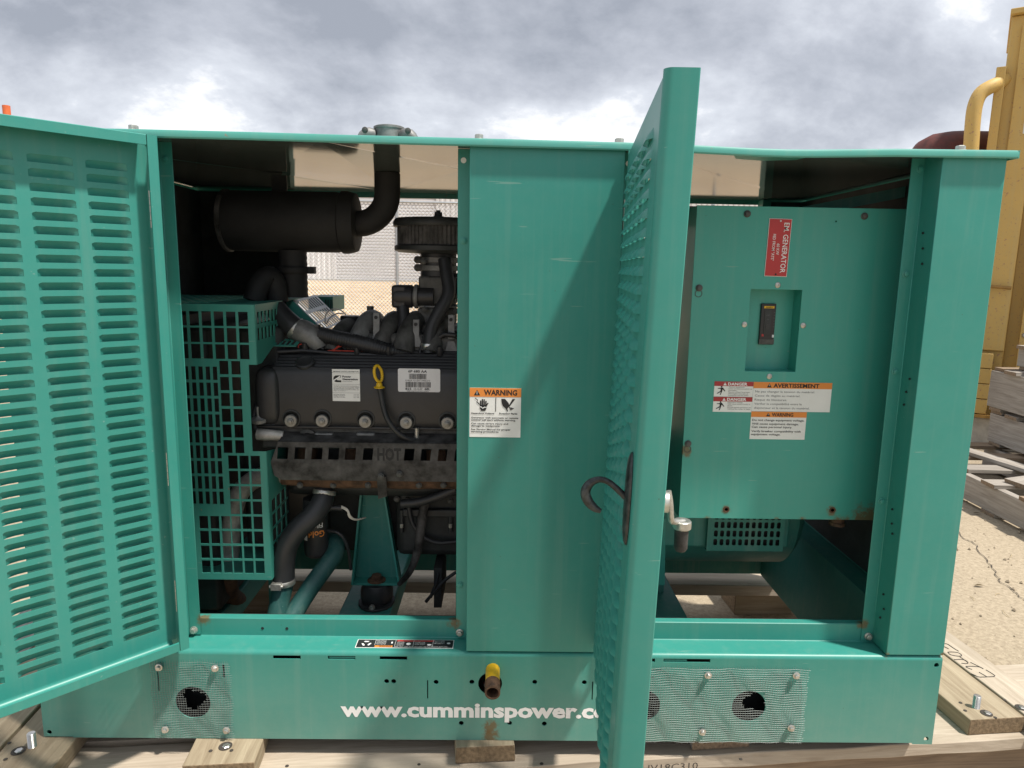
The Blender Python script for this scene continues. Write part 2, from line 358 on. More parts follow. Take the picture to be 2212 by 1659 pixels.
def frame(x, z, Y): return Matrix(((1, 0, 0, x), (0, 0, -1, Y), (0, 1, 0, z), (0, 0, 0, 1)))   # local x right, local y up, local z towards the viewer
def curve_mesh(polys, th):
    c = bpy.data.curves.new('tmp', 'CURVE'); c.dimensions = '2D'; c.fill_mode = 'BOTH'; c.extrude = th/2
    for pts in polys:
        s = c.splines.new('POLY'); s.points.add(len(pts)-1); s.use_cyclic_u = True
        for p, q in zip(s.points, pts): p.co = (q[0], q[1], 0, 1)
    o = bpy.data.objects.new('tmp', c); me = bpy.data.meshes.new_from_object(o)
    bpy.data.objects.remove(o); bpy.data.curves.remove(c)
    return me
def sheet(name, polys, M, th, mat, parent, bevel=0):
    me = curve_mesh(polys, th); b = MB().mesh(me, Matrix.Identity(4)); bpy.data.meshes.remove(me)
    return b.build(name, mat, parent, M=M, bevel=bevel)
def rect(x0, y0, x1, y1): return [(x0, y0), (x1, y0), (x1, y1), (x0, y1)]
def circ(x, y, r, n=20, ry=None): return [(x+r*math.cos(2*math.pi*i/n), y+(ry or r)*math.sin(2*math.pi*i/n)) for i in range(n)]
_font = {}
def txt(mb, s, M, x, y, h, w=None, bold=0.0, align='l'):
    """flat lettering: cap height h, optional total width w, baseline at (x, y) of frame M"""
    k = (s, bold)
    if k not in _font:
        c = bpy.data.curves.new('t', 'FONT'); c.body = s; c.size = 1; c.offset = bold; c.resolution_u = 2; c.fill_mode = 'FRONT'
        o = bpy.data.objects.new('t', c); _font[k] = bpy.data.meshes.new_from_object(o); bpy.data.objects.remove(o); bpy.data.curves.remove(c)
    me = _font[k]
    xs = [v.co.x for v in me.vertices]; x0, x1 = min(xs), max(xs); sy = h/0.70; sx = (w/(x1-x0)) if w else sy
    ww = (x1-x0)*sx; ox = x if align == 'l' else (x-ww/2 if align == 'c' else x-ww)
    A = M @ T(ox-x0*sx, y, 0) @ Matrix.Diagonal((sx, sy, 1, 1))
    mb.mesh(me, A); return mb
def flat(mb, poly, M, dz=0.0):
    n = len(poly); return mb.add([M @ Vector((x, y, dz)) for x, y in poly], [tuple(range(n))])
def card(name, M, w, h, mat, parent, th=0.0006, z=0.0):
    return MB().mbox(M, (0, 0, z), (w, h, z+th)).build(name, mat, parent)
def hexbolt(rw, rh, hh, n=6):
    b = MB(); b.lathe((0, 0, 0), (0, 0, 1), [(rw, 0), (rw, hh*0.28), (rw*0.9, hh*0.34)], 18); b.lathe((0, 0, hh*0.3), (0, 0, 1), [(rh, 0), (rh, hh*0.62), (rh*0.8, hh*0.72)], n)
    me = b.data('bolt', 35); return me
def facing(p, d):   # matrix whose local z points along d
    d = Vector(d).normalized(); return Matrix.Translation(Vector(p)) @ d.to_track_quat('Z', 'Y').to_matrix().to_4x4()

# ================================================================== THE SETTING
GZ = -0.20
def gz(x, y):
    if y < 13: return GZ
    t = min(1, (y-13)/13); return GZ+0.59*t*t*(3-2*t)
b = MB()
ys = [-40, -10, -4, 0, 4, 8, 11, 13, 15, 17, 19, 21, 23, 25, 27, 40, 80, 200, 600]; xs = [-500, -100, -30, -10, -4, 0, 4, 10, 30, 100, 500]
for y in ys:
    for x in xs: b.v.append(Vector((x, y, gz(x, y))))
n = len(xs)
for j in range(len(ys)-1):
    for i in range(n-1): b.f.append((j*n+i, j*n+i+1, (j+1)*n+i+1, (j+1)*n+i))
g = b.build('ground', 'concrete', smooth=60, M=Matrix.Identity(4)); g['kind'] = 'structure'
# the wandering crack in the slab
cp = [atz(u, v, GZ) for u, v in ((2060, 1140), (2085, 1165), (2100, 1172), (2110, 1185), (2130, 1210), (2150, 1235), (2152, 1248), (2165, 1260), (2190, 1280), (2212, 1296), (2260, 1330))]
pts = []
for i in range(len(cp)-1):
    for k in range(4):
        p = cp[i].lerp(cp[i+1], k/4); pts.append(p+Vector((random.uniform(-.008, .008), random.uniform(-.008, .008), 0)))
b = MB()
for i in range(len(pts)-1):
    p, q = pts[i], pts[i+1]; d = (q-p).normalized(); s = Vector((-d.y, d.x, 0)); w0 = 0.0010+0.0013*math.sin(i*1.3)**2; w1 = 0.0010+0.0013*math.sin((i+1)*1.3)**2; up = Vector((0, 0, .004))
    b.add([p-s*w0+up, p+s*w0+up, q+s*w1+up, q-s*w1+up], [(0, 1, 2, 3)])
c = b.build('crack', 'crack_dark', g)

# metal building beyond the fence
BY = 28.0; BZ = 0.38
bl = thing('metal_building', (-2, BY, BZ), 'pale grey corrugated metal building beyond the chain link fence', 'building')
def ribs(x0, x1, z0, z1, y, pitch, dep, name, mat):
    b = MB(); x = x0
    while x < x1-1e-6:
        xe = min(x+pitch, x1); w = xe-x
        prof = [(x, 0), (x+w*.35, 0), (x+w*.45, -dep), (x+w*.80, -dep), (x+w*.90, 0), (xe, 0)]
        for (xa, ya), (xb, yb) in zip(prof, prof[1:]): b.add([(xa, y+ya, z0), (xb, y+yb, z0), (xb, y+yb, z1), (xa, y+ya, z1)], [(0, 1, 2, 3)])
        x = xe
    return b.build(name, mat, bl)
ribs(-24, -6.05, BZ, 5.2, BY, 0.22, 0.03, 'wall_cladding', 'siding')
ribs(-1.72, 20, BZ, 5.2, BY, 0.22, 0.03, 'wall_cladding', 'siding')
b = MB(); z = BZ
while z < 4.1:
    b.add([(-5.95, BY+.04, z), (-1.80, BY+.04, z), (-1.80, BY, z+.03), (-5.95, BY, z+.03), (-1.80, BY, z+.10), (-5.95, BY, z+.10), (-1.80, BY+.04, z+.125), (-5.95, BY+.04, z+.125)], [(0, 1, 2, 3), (3, 2, 4, 5), (5, 4, 6, 7)]); z += 0.125
b.build('roll_up_door', 'siding_door', bl)
MB().box((-6.05, BY-.05, BZ), (-5.95, BY+.1, 4.1)).build('door_jamb', 'siding', bl); MB().box((-1.80, BY-.05, BZ), (-1.72, BY+.1, 4.1)).build('door_jamb', 'siding', bl)
MB().box((-6.05, BY-.04, 4.1), (-1.72, BY+.1, 5.2)).build('door_header', 'siding', bl)
MB().box((-24.2, BY-.2, 5.2), (20.2, BY+12, 5.35)).build('roof', 'siding', bl)
MB().box((-24, BY+.1, BZ), (20, BY+12, 5.2)).build('inner_wall', 'siding_door', bl)
MB().box((-24, BY-.06, BZ-.12), (20, BY-.01, BZ+.08)).build('footing', 'plinth', bl)

# chain link fence
FY = 12.0
fe = thing('chain_link_fence', (-1, FY, GZ), 'galvanised chain link fence with top rail seen through the generator', 'fence')
ft = 2.2
for x in (-7.0, -4.02, -1.03, 1.95, 4.9, 7.9): MB().cyl((x, FY, GZ), (x, FY, ft+.06), 0.03, n=10).lathe((x, FY, ft+.05), (0, 0, 1), [(.036, 0), (.036, .015), (.02, .04), (.003, .05)], 10).build('post', 'fence_galv', fe, smooth=40)
MB().cyl((-9, FY, ft), (9.5, FY, ft), 0.022, n=8).build('top_rail', 'fence_galv', fe, smooth=40)
b = MB(); x0, x1, z0, z1 = -6.5, 6.0, GZ+.03, ft; H = z1-z0
for sgn in (1, -1):
    s = x0-H if sgn > 0 else x0
    while s < (x1 if sgn > 0 else x1+H):
        pa = [s, z0]; pb = [s+sgn*H, z1]
        def clip(p, q, xl, lo):
            if (p[0] < xl) == lo and (q[0] < xl) == lo: return None
            return True
        def lerp_at(xv): t = (xv-pa[0])/(pb[0]-pa[0]); return [xv, pa[1]+t*(pb[1]-pa[1])]
        a2, b2 = pa[:], pb[:]
        if max(pa[0], pb[0]) > x0 and min(pa[0], pb[0]) < x1:
            if a2[0] < x0: a2 = lerp_at(x0)
            if b2[0] < x0: b2 = lerp_at(x0)
            if a2[0] > x1: a2 = lerp_at(x1)
            if b2[0] > x1: b2 = lerp_at(x1)
            b.tube([(a2[0], FY+sgn*.003, a2[1]), (b2[0], FY+sgn*.003, b2[1])], 0.0044, 4, cap=False)
        s += 0.072
o = b.build('mesh_fabric', 'fence_galv', fe, weld=False); o['kind'] = 'stuff'

# orange pole behind the left door
op = thing('orange_pole', (-4.01, 6, GZ), 'orange steel pole top showing above the louvred door', 'pole')
MB().lathe((-4.01, 6, GZ), (0, 0, 1), [(.04, 0), (.035, .02), (.035, 2.725), (.028, 2.727)], 14).build('shaft', 'orange_paint', op, smooth=35)
MB().lathe((-4.01, 6, GZ), (0, 0, 1), [(.09, 0), (.09, .015), (.05, .02)], 14).build('foot', 'orange_paint', op, smooth=35)

# ================================================================== TIMBER UNDER THE GENERATOR
PR = R(5.0)     # the pallet is turned a few degrees against the machine
pal = thing('timber_skid', (1.0, 0.4, GZ), 'rough pine timber skid of planks and cross boards under the generator', 'pallet')
def plank(name, c, l, w, t, rz, mat, parent, rag=0.0, rx=0, ry=0, bevel=0.002, nseg=1):
    b = MB(); prof = [(-w/2, -t/2), (w/2, -t/2), (w/2, t/2), (-w/2, t/2)]
    o = 0
    for i in range(nseg+1):
        x = -l/2+l*i/nseg
        for (y, z) in prof: b.v.append(Vector((x, y+random.uniform(-rag, rag), z+random.uniform(-rag, rag)*.5)))
    for i in range(nseg):
        for k in range(4): b.f.append((i*4+k, i*4+(k+1) % 4, (i+1)*4+(k+1) % 4, (i+1)*4+k))
    b.f.append((3, 2, 1, 0)); b.f.append(tuple(nseg*4+k for k in range(4)))
    M = T(*c) @ Matrix.Rotation(rz, 4, 'Z') @ Matrix.Rotation(ry, 4, 'Y') @ Matrix.Rotation(rx, 4, 'X')
    return b.build(name, mat, parent, M=M, bevel=bevel, smooth=None)
ca, sa = math.cos(PR), math.sin(PR)
def pw(x, y): return (x*ca-y*sa, x*sa+y*ca)    # skid coordinates to world, turned about the base's front left corner
# long planks (local x runs along the machine)
def longplank(x0, x1, yc, w, ztop, t, mat, rag=.002, nseg=6, name='long_plank'):
    cx, cy = pw((x0+x1)/2, yc); return plank(name, (cx, cy, ztop-t/2), x1-x0, w, t, PR, mat, pal, rag, nseg=nseg)
fp = longplank(-.45, 2.55, -0.05, 0.135, -.040, .030, 'wood_pale', .0035, 26)
longplank(-.45, 2.55, 0.10, 0.14, -.040, .030, 'wood_pale')
plank('long_plank', (1.0, .917, -.0587), 3.0, .145, .038, 0, 'wood_pale', pal, .0015, nseg=6)
longplank(-.45, 2.55, -0.04, 0.10, -.074, .120, 'wood_brown', name='bearer')
for bx in (.12, 1.0): plank('packing_block', (bx, 1.0, -.139), .20, .13, .121, 0, 'wood_new', pal, .002)
# cross boards on which the base sits
def cross(xc, w, y0, y1, mat, t=.0385, ztop=-.0005, rz=R(90)+PR, name='cross_board', rag=.0015):
    ang = rz; L = y1-y0; cx = xc-math.sin(PR)*((y0+y1)/2); return plank(name, (cx, (y0+y1)/2, ztop-t/2), L, w, t, ang, mat, pal, rag, nseg=5)
cross(.395, .142, -.078, .20, 'wood_new')
cross(.943, .128, -.020, .22, 'wood_new')
cross(1.47, .130, .028, .22, 'wood_grey')
lb1 = cross(.001, .135, -.16, 1.05, 'wood_new'); lb2 = cross(-.150, .150, -.18, 1.05, 'wood_new'); cross(-.30, .14, -.17, 1.05, 'wood_grey')
rb1 = cross(2.135, .138, .085, 1.08, 'wood_new'); rb2 = cross(2.258, .094, -.12, 1.08, 'wood_pale')
plank('packing_block', (1.915, 1.02, -.139), .21, .13, .121, R(3), 'wood_new', pal, .002)
# bolts and counterbored holes through the end boards
def stud(x, y, z, h=.034):
    b = MB(); prof = [(.0075, 0)]
    k = 0
    while k*.0016 < h: prof += [(.0082, k*.0016+.0004), (.0074, k*.0016+.0012)]; k += 1
    prof += [(.006, h+.001)]
    b.lathe((x, y, z-.004), (0, 0, 1), prof, 14); return b.build('stud_bolt', 'bright_steel', pal, smooth=30)
p = atz(70, 1612, 0.0); stud(p.x, p.y, 0); p2 = atz(2108, 1528, 0); stud(p2.x, p2.y, 0)
def bore(u, v, r, boltr=.6):
    p = atz(u, v, 0.001)
    MB().lathe((p.x, p.y, .0004), (0, 0, 1), [(r, 0), (r*.96, .0006)], 18).build('bore_hole', 'crack_dark', pal)
    MB().lathe((p.x+.002, p.y-.001, .0012), (0, 0, 1), [(r*boltr, 0), (r*boltr, .001), (r*boltr*.8, .0022)], 6).build('bolt_head', 'bright_steel', pal)
bore(40, 1621, .014); bore(2131, 1540, .013); bore(2206, 1528, .013); bore(487, 1611, .014)
for u, v in ((455, 1622), (500, 1621), (2075, 1518), (2085, 1535), (2150, 1550), (2170, 1512), (20, 1605), (12, 1640)):
    p = atz(u, v, 0.0); MB().lathe((p.x, p.y, 0.0003), (0, 0, 1), [(.0042, 0), (.0036, .0006)], 9).build('nail_hole', 'crack_dark', pal)
for u, v in ((1170, 1650), (905, 1652), (1345, 1645), (620, 1655), (1600, 1640)):
    p = atz(u, v, -.040); MB().lathe((p.x, p.y, -.0398), (0, 0, 1), [(.0042, 0), (.0036, .0010)], 9).build('nail_hole', 'crack_dark', pal)
# felt pen scrawl on the outer right board and the stamped code on the front plank
for st in (((180, 322), (240, 330), (300, 370), (400, 440), (500, 500)), ((170, 395), (265, 440)), ((250, 520), (350, 515), (500, 530), (590, 600), (520, 620), (400, 605), (300, 580), (250, 520)), ((400, 695), (600, 690), (680, 720), (725, 770), (690, 795), (570, 780)), ((530, 630), (720, 760)),
           ((670, 855), (760, 850), (900, 855), (1000, 870), (1075, 910)), ((670, 865), (740, 900), (815, 925)), ((780, 760), (1075, 905)), ((790, 1020), (880, 1060), (960, 1105), (1150, 1100), (1380, 1090), (1250, 1000), (1140, 935)), ((980, 990), (1170, 1100))):
    MB().tube([atz((3690+x*.1688)/1.8228, (2480+y*.1688)/1.8228, .0005) for x, y in st], .0012, 5, smooth=1).build('felt_pen_mark', 'marker', pal)
cx, cy = pw(1.40, -.1185); b = MB(); q = atz(1400, 1655, -.044); M = Matrix(((ca, 0, sa, cx-.12), (sa, 0, -ca, cy-.012-.003), (0, 1, 0, -.066), (0, 0, 0, 1)))
txt(b, 'HV18C310', M, 0, 0, .016, w=.125); b.build('stamped_code', 'marker', pal)

# ================================================================== GENERATOR ENCLOSURE
E = thing('generator_enclosure', (0.96, 0.45, 0), 'teal green steel generator enclosure with both front doors swung open', 'generator')
L = 1.92; D = 0.905; ZB = .2047; ZT = 1.232
bolt_big = hexbolt(.0085, .0062, .009); bolt_big.materials.append(MATS['zinc'])
bolt_sil = hexbolt(.0078, .0052, .008); bolt_sil.materials.append(MATS['bright_steel'])
bolt_dk = hexbolt(.0075, .0058, .006); bolt_dk.materials.append(MATS['cast_iron'])
bolt_teal = hexbolt(.008, .0055, .004); bolt_teal.materials.append(MATS['teal'])
def bolt(me, p, d, parent, name='bolt'): return inst(name, me, parent, facing(p, d) @ Matrix.Rotation(random.uniform(0, 6), 4, 'Z'))

# base front: one folded sheet with vents, cable holes and slots
holes = [circ(.321, .084, .037, 36), circ(1.511, .085, .0365, 36), circ(1.283, .084, .0365, 36), circ(.953, .1335, .0255, 28)]
for x, z in ((.733, .137), (.748, .137), (.838, .136), (.914, .137), (1.048, .138), (1.154, .138), (.892, .040), (.996, .041), (1.071, .040), (1.908, .185), (1.906, .010), (.012, .012)): holes.append(circ(x, z, .0053, 14))
for x in (.820, 1.172): holes.append(rect(x-.0012, .097, x+.0012, .140))
holes.append(rect(.387, .142, .392, .172)); holes.append(rect(.250, .110, .253, .158))
for x0, x1 in ((.495, .553), (.610, .668), (.719, .777), (1.255, 1.303), (1.321, 1.421)): holes.append(rect(x0, .1865, x1, .1945))
for z in (.168, .150): holes.append(rect(1.25, z-.0013, 1.318-(.168-z)*.8, z+.0013))
sheet('base_skirt', [[(0, .002), (.062, .002), (.062, .0), (L-.045, .0), (L-.043, -.003), (L, -.003), (L, .1955), (0, .1955)]]+holes, frame(0, 0, .0015), .003, 'teal_base', E)
# slot returns: a pale tongue sits in two of the slots
for x0, x1 in ((.612, .668), (1.323, 1.372)): MB().box((x0, .004, .1868), (x1, .007, .1905)).build('slot_tongue', 'teal', E)
def profile(name, pts, t, x0, x1, mat, smooth=30):
    """bent sheet: path in (y, z) extruded along x"""
    b = MB(); P = [Vector((y, z)) for y, z in pts]; o = []; n = len(P)
    for i in range(n):
        d1 = (P[i]-P[i-1]).normalized() if i else (P[1]-P[0]).normalized(); d2 = (P[i+1]-P[i]).normalized() if i < n-1 else d1
        m = Vector((-d1.y, d1.x))+Vector((-d2.y, d2.x)); m = m.normalized(); m = m/max(.4, m.dot(Vector((-d1.y, d1.x)))); o.append(P[i]-m*t)
    ring = P+o[::-1]; m2 = 2*n
    for x in (x0, x1): b.v += [Vector((x, q.x, q.y)) for q in ring]
    for i in range(m2): b.f.append((i, (i+1) % m2, m2+(i+1) % m2, m2+i))
    for i in range(n-1): b.f.append((i, i+1, m2-2-i, m2-1-i)); b.f.append((m2+i, m2+m2-1-i, m2+m2-2-i, m2+i+1))
    return b.build(name, mat, E, smooth=smooth)
arc = [(.010-.010*math.cos(a), .1955+.0092*math.sin(a)) for a in [i*math.pi/2/6 for i in range(7)]]
profile('base_ledge', arc+[(.0585, ZB), (.060, ZB+.0015), (.060, .2445), (.0615, .246), (.078, .246)], .0028, 0, L, 'teal')
MB().box((0.003, .078, 0), (L-.003, .081, .2455)).build('rail_inner_web', 'dark_block', E)
MB().box((0.003, .0035, -.0005), (L-.05, .078, .0022)).build('rail_plate', 'dark_block', E)
MB().box((0, .0031, 0), (.003, D, .2)).build('base_end', 'teal', E); MB().box((L-.003, .0031, 0), (L, D, .2)).build('base_end', 'teal', E)
MB().box((1.855, .0815, 0.0), (1.8585, D-.06, .245)).box((1.8585, .0815, .242), (L-.0035, D-.06, .245)).build('end_rail', 'teal_frame', E)
MB().box((.0035, .0815, .0), (.075, D-.06, .245)).build('end_rail', 'teal_frame', E)
MB().box((.0035, .849, .0), (L-.0035, D, .2)).build('base_rail', 'teal_frame', E, bevel=.003)
MB().box((.0035, .849, .2005), (L-.0035, .853, .245)).build('sill_flange', 'teal_frame', E)
for x0, x1 in ((.555, .688), (1.362, 1.462), (.17, .26)): MB().box((x0, .0815, .05), (x1, .8485, .12)).build('cross_beam', 'teal_frame', E, bevel=.004)
# upright panels folded from sheet
MB().strip([(.321, .057), (.297, .057), (.297, 0), (0, 0), (0, .03)], ZB+.003, ZT+.006, -.0025).build('fixed_panel', 'teal', E, bevel=.002)
MB().strip([(1.2195, .057), (1.1944, .057), (1.1944, 0), (.9017, 0), (.9017, .057), (.876, .057)], ZB+.003, ZT+.004, -.0025).build('fixed_panel', 'teal', E, bevel=.0022)
MB().strip([(L, .03), (L, 0), (1.797, 0), (1.797, .057), (1.771, .057)], ZB+.003, ZT+.006, -.0025).build('corner_post', 'teal', E, bevel=.0022)
MB().box((0, .0302, .2055), (.0025, D, ZT)).build('end_wall', 'teal', E); MB().box((L-.0025, .0302, .2055), (L, D, ZT)).build('end_wall', 'teal', E)
MB().box((.0026, D-.004, .2055), (.31, D, ZT)).build('back_panel', 'teal', E); MB().box((.9, D-.004, .2055), (1.19, D, ZT)).build('back_panel', 'teal', E); MB().box((1.775, D-.004, .2055), (L-.0026, D, ZT)).build('back_panel', 'teal', E)
for x0, x1 in ((.285, .31), (1.775, 1.80)): MB().box((x0, .86, .2055), (x1, D-.0045, ZT)).build('frame_post', 'teal_frame', E)
MB().box((1.60, .30, .70), (1.64, .86, .73)).box((1.86, .10, 1.02), (1.9165, .86, 1.05)).build('inner_brace', 'teal_frame', E)
MB().prism([(1.66, .42, 1.16), (1.9165, .30, 1.215), (1.9165, .30, 1.19), (1.66, .42, 1.135)], (0, .03, 0)).build('inner_brace', 'teal_frame', E)
# sill and flange bolts, discs for the holes in the flanges
for x in (.3065, .8845, 1.7862): bolt(bolt_big, (x, .0571, .219), (0, -1, 0), E)
for x in (.887, 1.2105): MB().cyl((x, .0580, 1.214), (x, .0566, 1.214), .0055, n=16).build('lit_hole_disc', 'label_white', E)  # white discs painted as the light seen through the flange holes
for x, z in ((.888, 1.06), (.884, .33), (1.783, 1.01), (1.783, .81), (1.784, .53), (1.789, 1.215), (.309, 1.205)): bolt(bolt_teal, (x, .0572, z), (0, -1, 0), E, 'flange_rivet')
for z in (1.09, 1.06, 1.03, .80, .772, .745, .52, .49, .47, .33, .30, .275):
    MB().cyl((1.7962, .030+.006*math.sin(z*77), z), (1.7938, .030+.006*math.sin(z*77), z), .0022, n=8).build('post_hole', 'ink_black', E)
for x in (.454, .507): MB().cyl((x, .0605, .2225), (x, .0592, .2225), .0032, n=12).build('sill_hole', 'ink_black', E)

# roof: shallow dished sheet with a folded lip, slightly bent down near the right door
def zlip(x):
    P = [(-.02, 1.249), (.30, 1.249), (.92, 1.245), (1.20, 1.243), (1.50, 1.2365), (1.74, 1.242), (1.94, 1.243)]
    for (a, p), (c, q) in zip(P, P[1:]):
        if a <= x <= c: t = (x-a)/(c-a); t = t*t*(3-2*t); return p+(q-p)*t
    return P[-1][1]
def roofsec(x):
    z = zlip(x); zr = 1.249; s = []
    s += [(-.0105, z-.0155), (-.0125, z-.013), (-.0128, z-.006), (-.0105, z-.0015), (-.005, z)]
    s += [(.10, z+.001+(zr-z)*.3), (.25, zr+.004), (.45, zr+.007), (.70, zr+.004), (D-.02, zr), (D+.010, zr), (D+.012, zr-.003), (D+.012, zr-.028)]
    return s
def rooflow(x):
    z = zlip(x); zr = 1.249; return [(-.0085, z-.0155), (-.0085, z-.004), (.10, z-.003), (.45, zr-.001), (D-.02, zr-.004), (D+.008, zr-.004), (D+.008, zr-.028)]
xs = [-.012, .0, .15, .3, .5, .7, .92, 1.05, 1.2, 1.3, 1.4, 1.45, 1.5, 1.55, 1.62, 1.7, 1.8, L, L+.012]
b = MB(); n = None
for x in xs:
    ring = roofsec(x)+rooflow(x)[::-1]; n = len(ring); b.v += [Vector((x, y, z)) for y, z in ring]
for i in range(len(xs)-1):
    for k in range(n): b.f.append((i*n+k, i*n+(k+1) % n, (i+1)*n+(k+1) % n, (i+1)*n+k))
b.f.append(tuple(range(n))); b.f.append(tuple((len(xs)-1)*n+k for k in range(n)))
b.box((-.014, -.012, 1.230), (-.0121, D+.012, 1.246)).box((L+.0121, -.012, 1.2275), (L+.014, D+.012, 1.242))
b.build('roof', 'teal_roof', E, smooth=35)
# bare bright underside of the roof, gently oil-canned
b = MB(); y0_, y1_ = .004, D-.008
for xa, xb in ((.0035, .62), (.62, 1.22), (1.22, L-.0035)):
    n0 = len(b.v); zc_ = (min(zlip((xa+xb)/2), 1.245)-.003)
    ed = lambda x, f: min(zlip(x)-.0085, 1.2365)
    P4 = [(xa, y0_), (xb, y0_), (xb, y1_), (xa, y1_)]
    b.v += [Vector((x, y, ed(x, 0))) for x, y in P4]+[Vector(((xa+xb)/2-.06, .40, zc_)), Vector(((xa+xb)/2+.06, .52, zc_-.0006))]
    b.f += [(n0, n0+1, n0+5, n0+4), (n0+1, n0+2, n0+5), (n0+2, n0+3, n0+4, n0+5), (n0+3, n0, n0+4)]
b.build('roof_underside', 'roof_liner', E)
bolt_roof = hexbolt(.0115, .0088, .012); bolt_roof.materials.append(MATS['zinc'])
for x in (.268, .918, 1.185, 1.842): bolt(bolt_roof, (x, .022, zlip(x)-.0005), (0, 0, 1), E, 'roof_bolt')

# ------------------------------------------------------------------ doors
def louver_mesh(w, h, dep):
    nu, nv = 8, 3; b = MB()
    def fn(u, v):
        x = u*w; e = min(x, w-x)/.017; e = 1 if e >= 1 else math.sin(e*math.pi/2)
        d = dep*e*math.sin((1-v)*math.pi/2*1.0)**1.0
        return (x, -d, v*h)
    b.grid(fn, nu, nv); me = b.data('louver', 75); me.materials.append(MATS['teal']); return me
LW, LH, LP, CPITCH = .069, .0142, .0237, .0866
louv = louver_mesh(LW, LH, .0085)
def make_door(name, M, width, z0, z1, depth, ncol, s0, zr0, nrow, single, label):
    """local x from hinge to free edge, local y inwards, local z up"""
    holes = []
    for c in range(ncol):
        for r in range(nrow):
            x = s0+c*CPITCH; z = zr0-r*LP; holes.append([(x+.001, z), (x+LW-.001, z), (x+LW-.001, z+LH-.003), (x+LW-.006, z+LH-.0006), (x+.006, z+LH-.0006), (x+.001, z+LH-.003)])
    S = Matrix(((1, 0, 0, 0), (0, 0, -1, 0), (0, 1, 0, 0), (0, 0, 0, 1)))
    me = curve_mesh([rect(.0095, z0+.0095, width-.0095, z1-.0095)]+holes, .0016); b = MB().mesh(me, S); bpy.data.meshes.remove(me)
    b.v = [M @ v for v in b.v]
    d = b.build(name, 'teal', E, M=None); d['label'] = label
    # folded flanges on the four edges, each with a narrow returned lip
    lip = .018
    F = MB()
    rr = .010
    def section(path, a0, a1, ax):
        P = [Vector(p) for p in path]; n = len(P); o = []; t = .0016; F = MB()
        for i in range(n):
            d1 = (P[i]-P[i-1]).normalized() if i else (P[1]-P[0]).normalized(); d2 = (P[i+1]-P[i]).normalized() if i < n-1 else d1
            m = Vector((-d1.y, d1.x))+Vector((-d2.y, d2.x)); m = m.normalized(); m = m/max(.4, m.dot(Vector((-d1.y, d1.x)))); o.append(P[i]+m*t*sgn)
        rg = P+o[::-1]; m2 = 2*n
        for a in (a0, a1): F.v += [M @ (Vector((q.x, q.y, a)) if ax == 'z' else Vector((a, q.y, q.x))) for q in rg]
        for i in range(m2): F.f.append((i, (i+1) % m2, m2+(i+1) % m2, m2+i))
        for i in range(n-1): F.f.append((i, i+1, m2-2-i, m2-1-i)); F.f.append((m2+i, m2+m2-1-i, m2+m2-2-i, m2+i+1))
        F.build('flange', 'teal', d, smooth=26)
    def fold(e, s):   # path of (edge coordinate, depth): sheet edge, rounded bend, flange, lip
        pts = [(e+s*(rr-rr*math.sin(t)), rr-rr*math.cos(t)-.0008*(1-t/1.5708)) for t in [i*math.pi/2/6 for i in range(7)]]
        return pts+[(e, depth-.0012), (e+s*.0012, depth), (e+s*lip, depth), (e+s*lip, depth-.005)]
    sgn = -1; section(fold(0, 1), z0, z1, 'z'); sgn = 1; section(fold(width, -1), z0, z1, 'z')
    sgn = -1; section(fold(z0, 1), .0195, width-.0195, 'x'); sgn = 1; section(fold(z1, -1), .0195, width-.0195, 'x')
    rest = MB()
    for c in range(ncol):
        for r in range(nrow):
            A = M @ T(s0+c*CPITCH, 0, zr0-r*LP)
            if c in single: inst('louver', louv, d, A)
            else: rest.mesh(louv, A)
    if rest.v:
        o = rest.build('louver_rows', 'teal', d, smooth=75, weld=False); o['kind'] = 'stuff'
    return d
def doorM(hx, hy, ax, tilt=0):
    a = Vector((ax[0], ax[1], 0)).normalized(); y = Vector((-a.y, a.x, 0)); z = Vector((0, 0, 1))
    if tilt: q = Matrix.Rotation(tilt, 4, a); z = q @ z; y = q @ y
    return Matrix(((a.x, y.x, z.x, hx), (a.y, y.y, z.y, hy), (a.z, y.z, z.z, 0), (0, 0, 0, 1)))
ML = doorM(.3361-.0288, -.03+.0278, (-math.sin(R(44)), -math.cos(R(44))))
dl = make_door('louvred_door', ML, .572, .2275, 1.2335, .04, 6, .041, 1.1690, 39, (0, 1, 2, 3), 'louvred teal door swung wide open beside the engine bay')
ar = Vector((-.105, -.9945)).normalized()
MR = T(0, 0, 1.23) @ doorM(1.199, -.006, ar, R(-1.45)) @ T(0, 0, -1.23)
dr = make_door('louvred_door', MR, .548, .2205, 1.2275, .0385, 5, .058, 1.166, 39, (2, 3, 4), 'louvred teal door standing edge-on with a black hook handle')
# hinges
for z in (1.105, .60, .33):
    b = MB()
    for i in range(5): b.cyl((1.1985, -.0045, z-.034+i*.0138), (1.1985, -.0045, z-.034+i*.0138+.0128), .0042, n=10)
    b.box((1.1965, -.004, z-.034), (1.2005, .03, z+.034)); b.build('hinge', 'zinc', dr, smooth=40)
for z in (1.105, .60, .33):
    b = MB()
    for i in range(5): b.cyl((.3035, -.0045, z-.034+i*.0138), (.3035, -.0045, z-.034+i*.0138+.0128), .0042, n=10)
    b.build('hinge', 'zinc', dl, smooth=40)
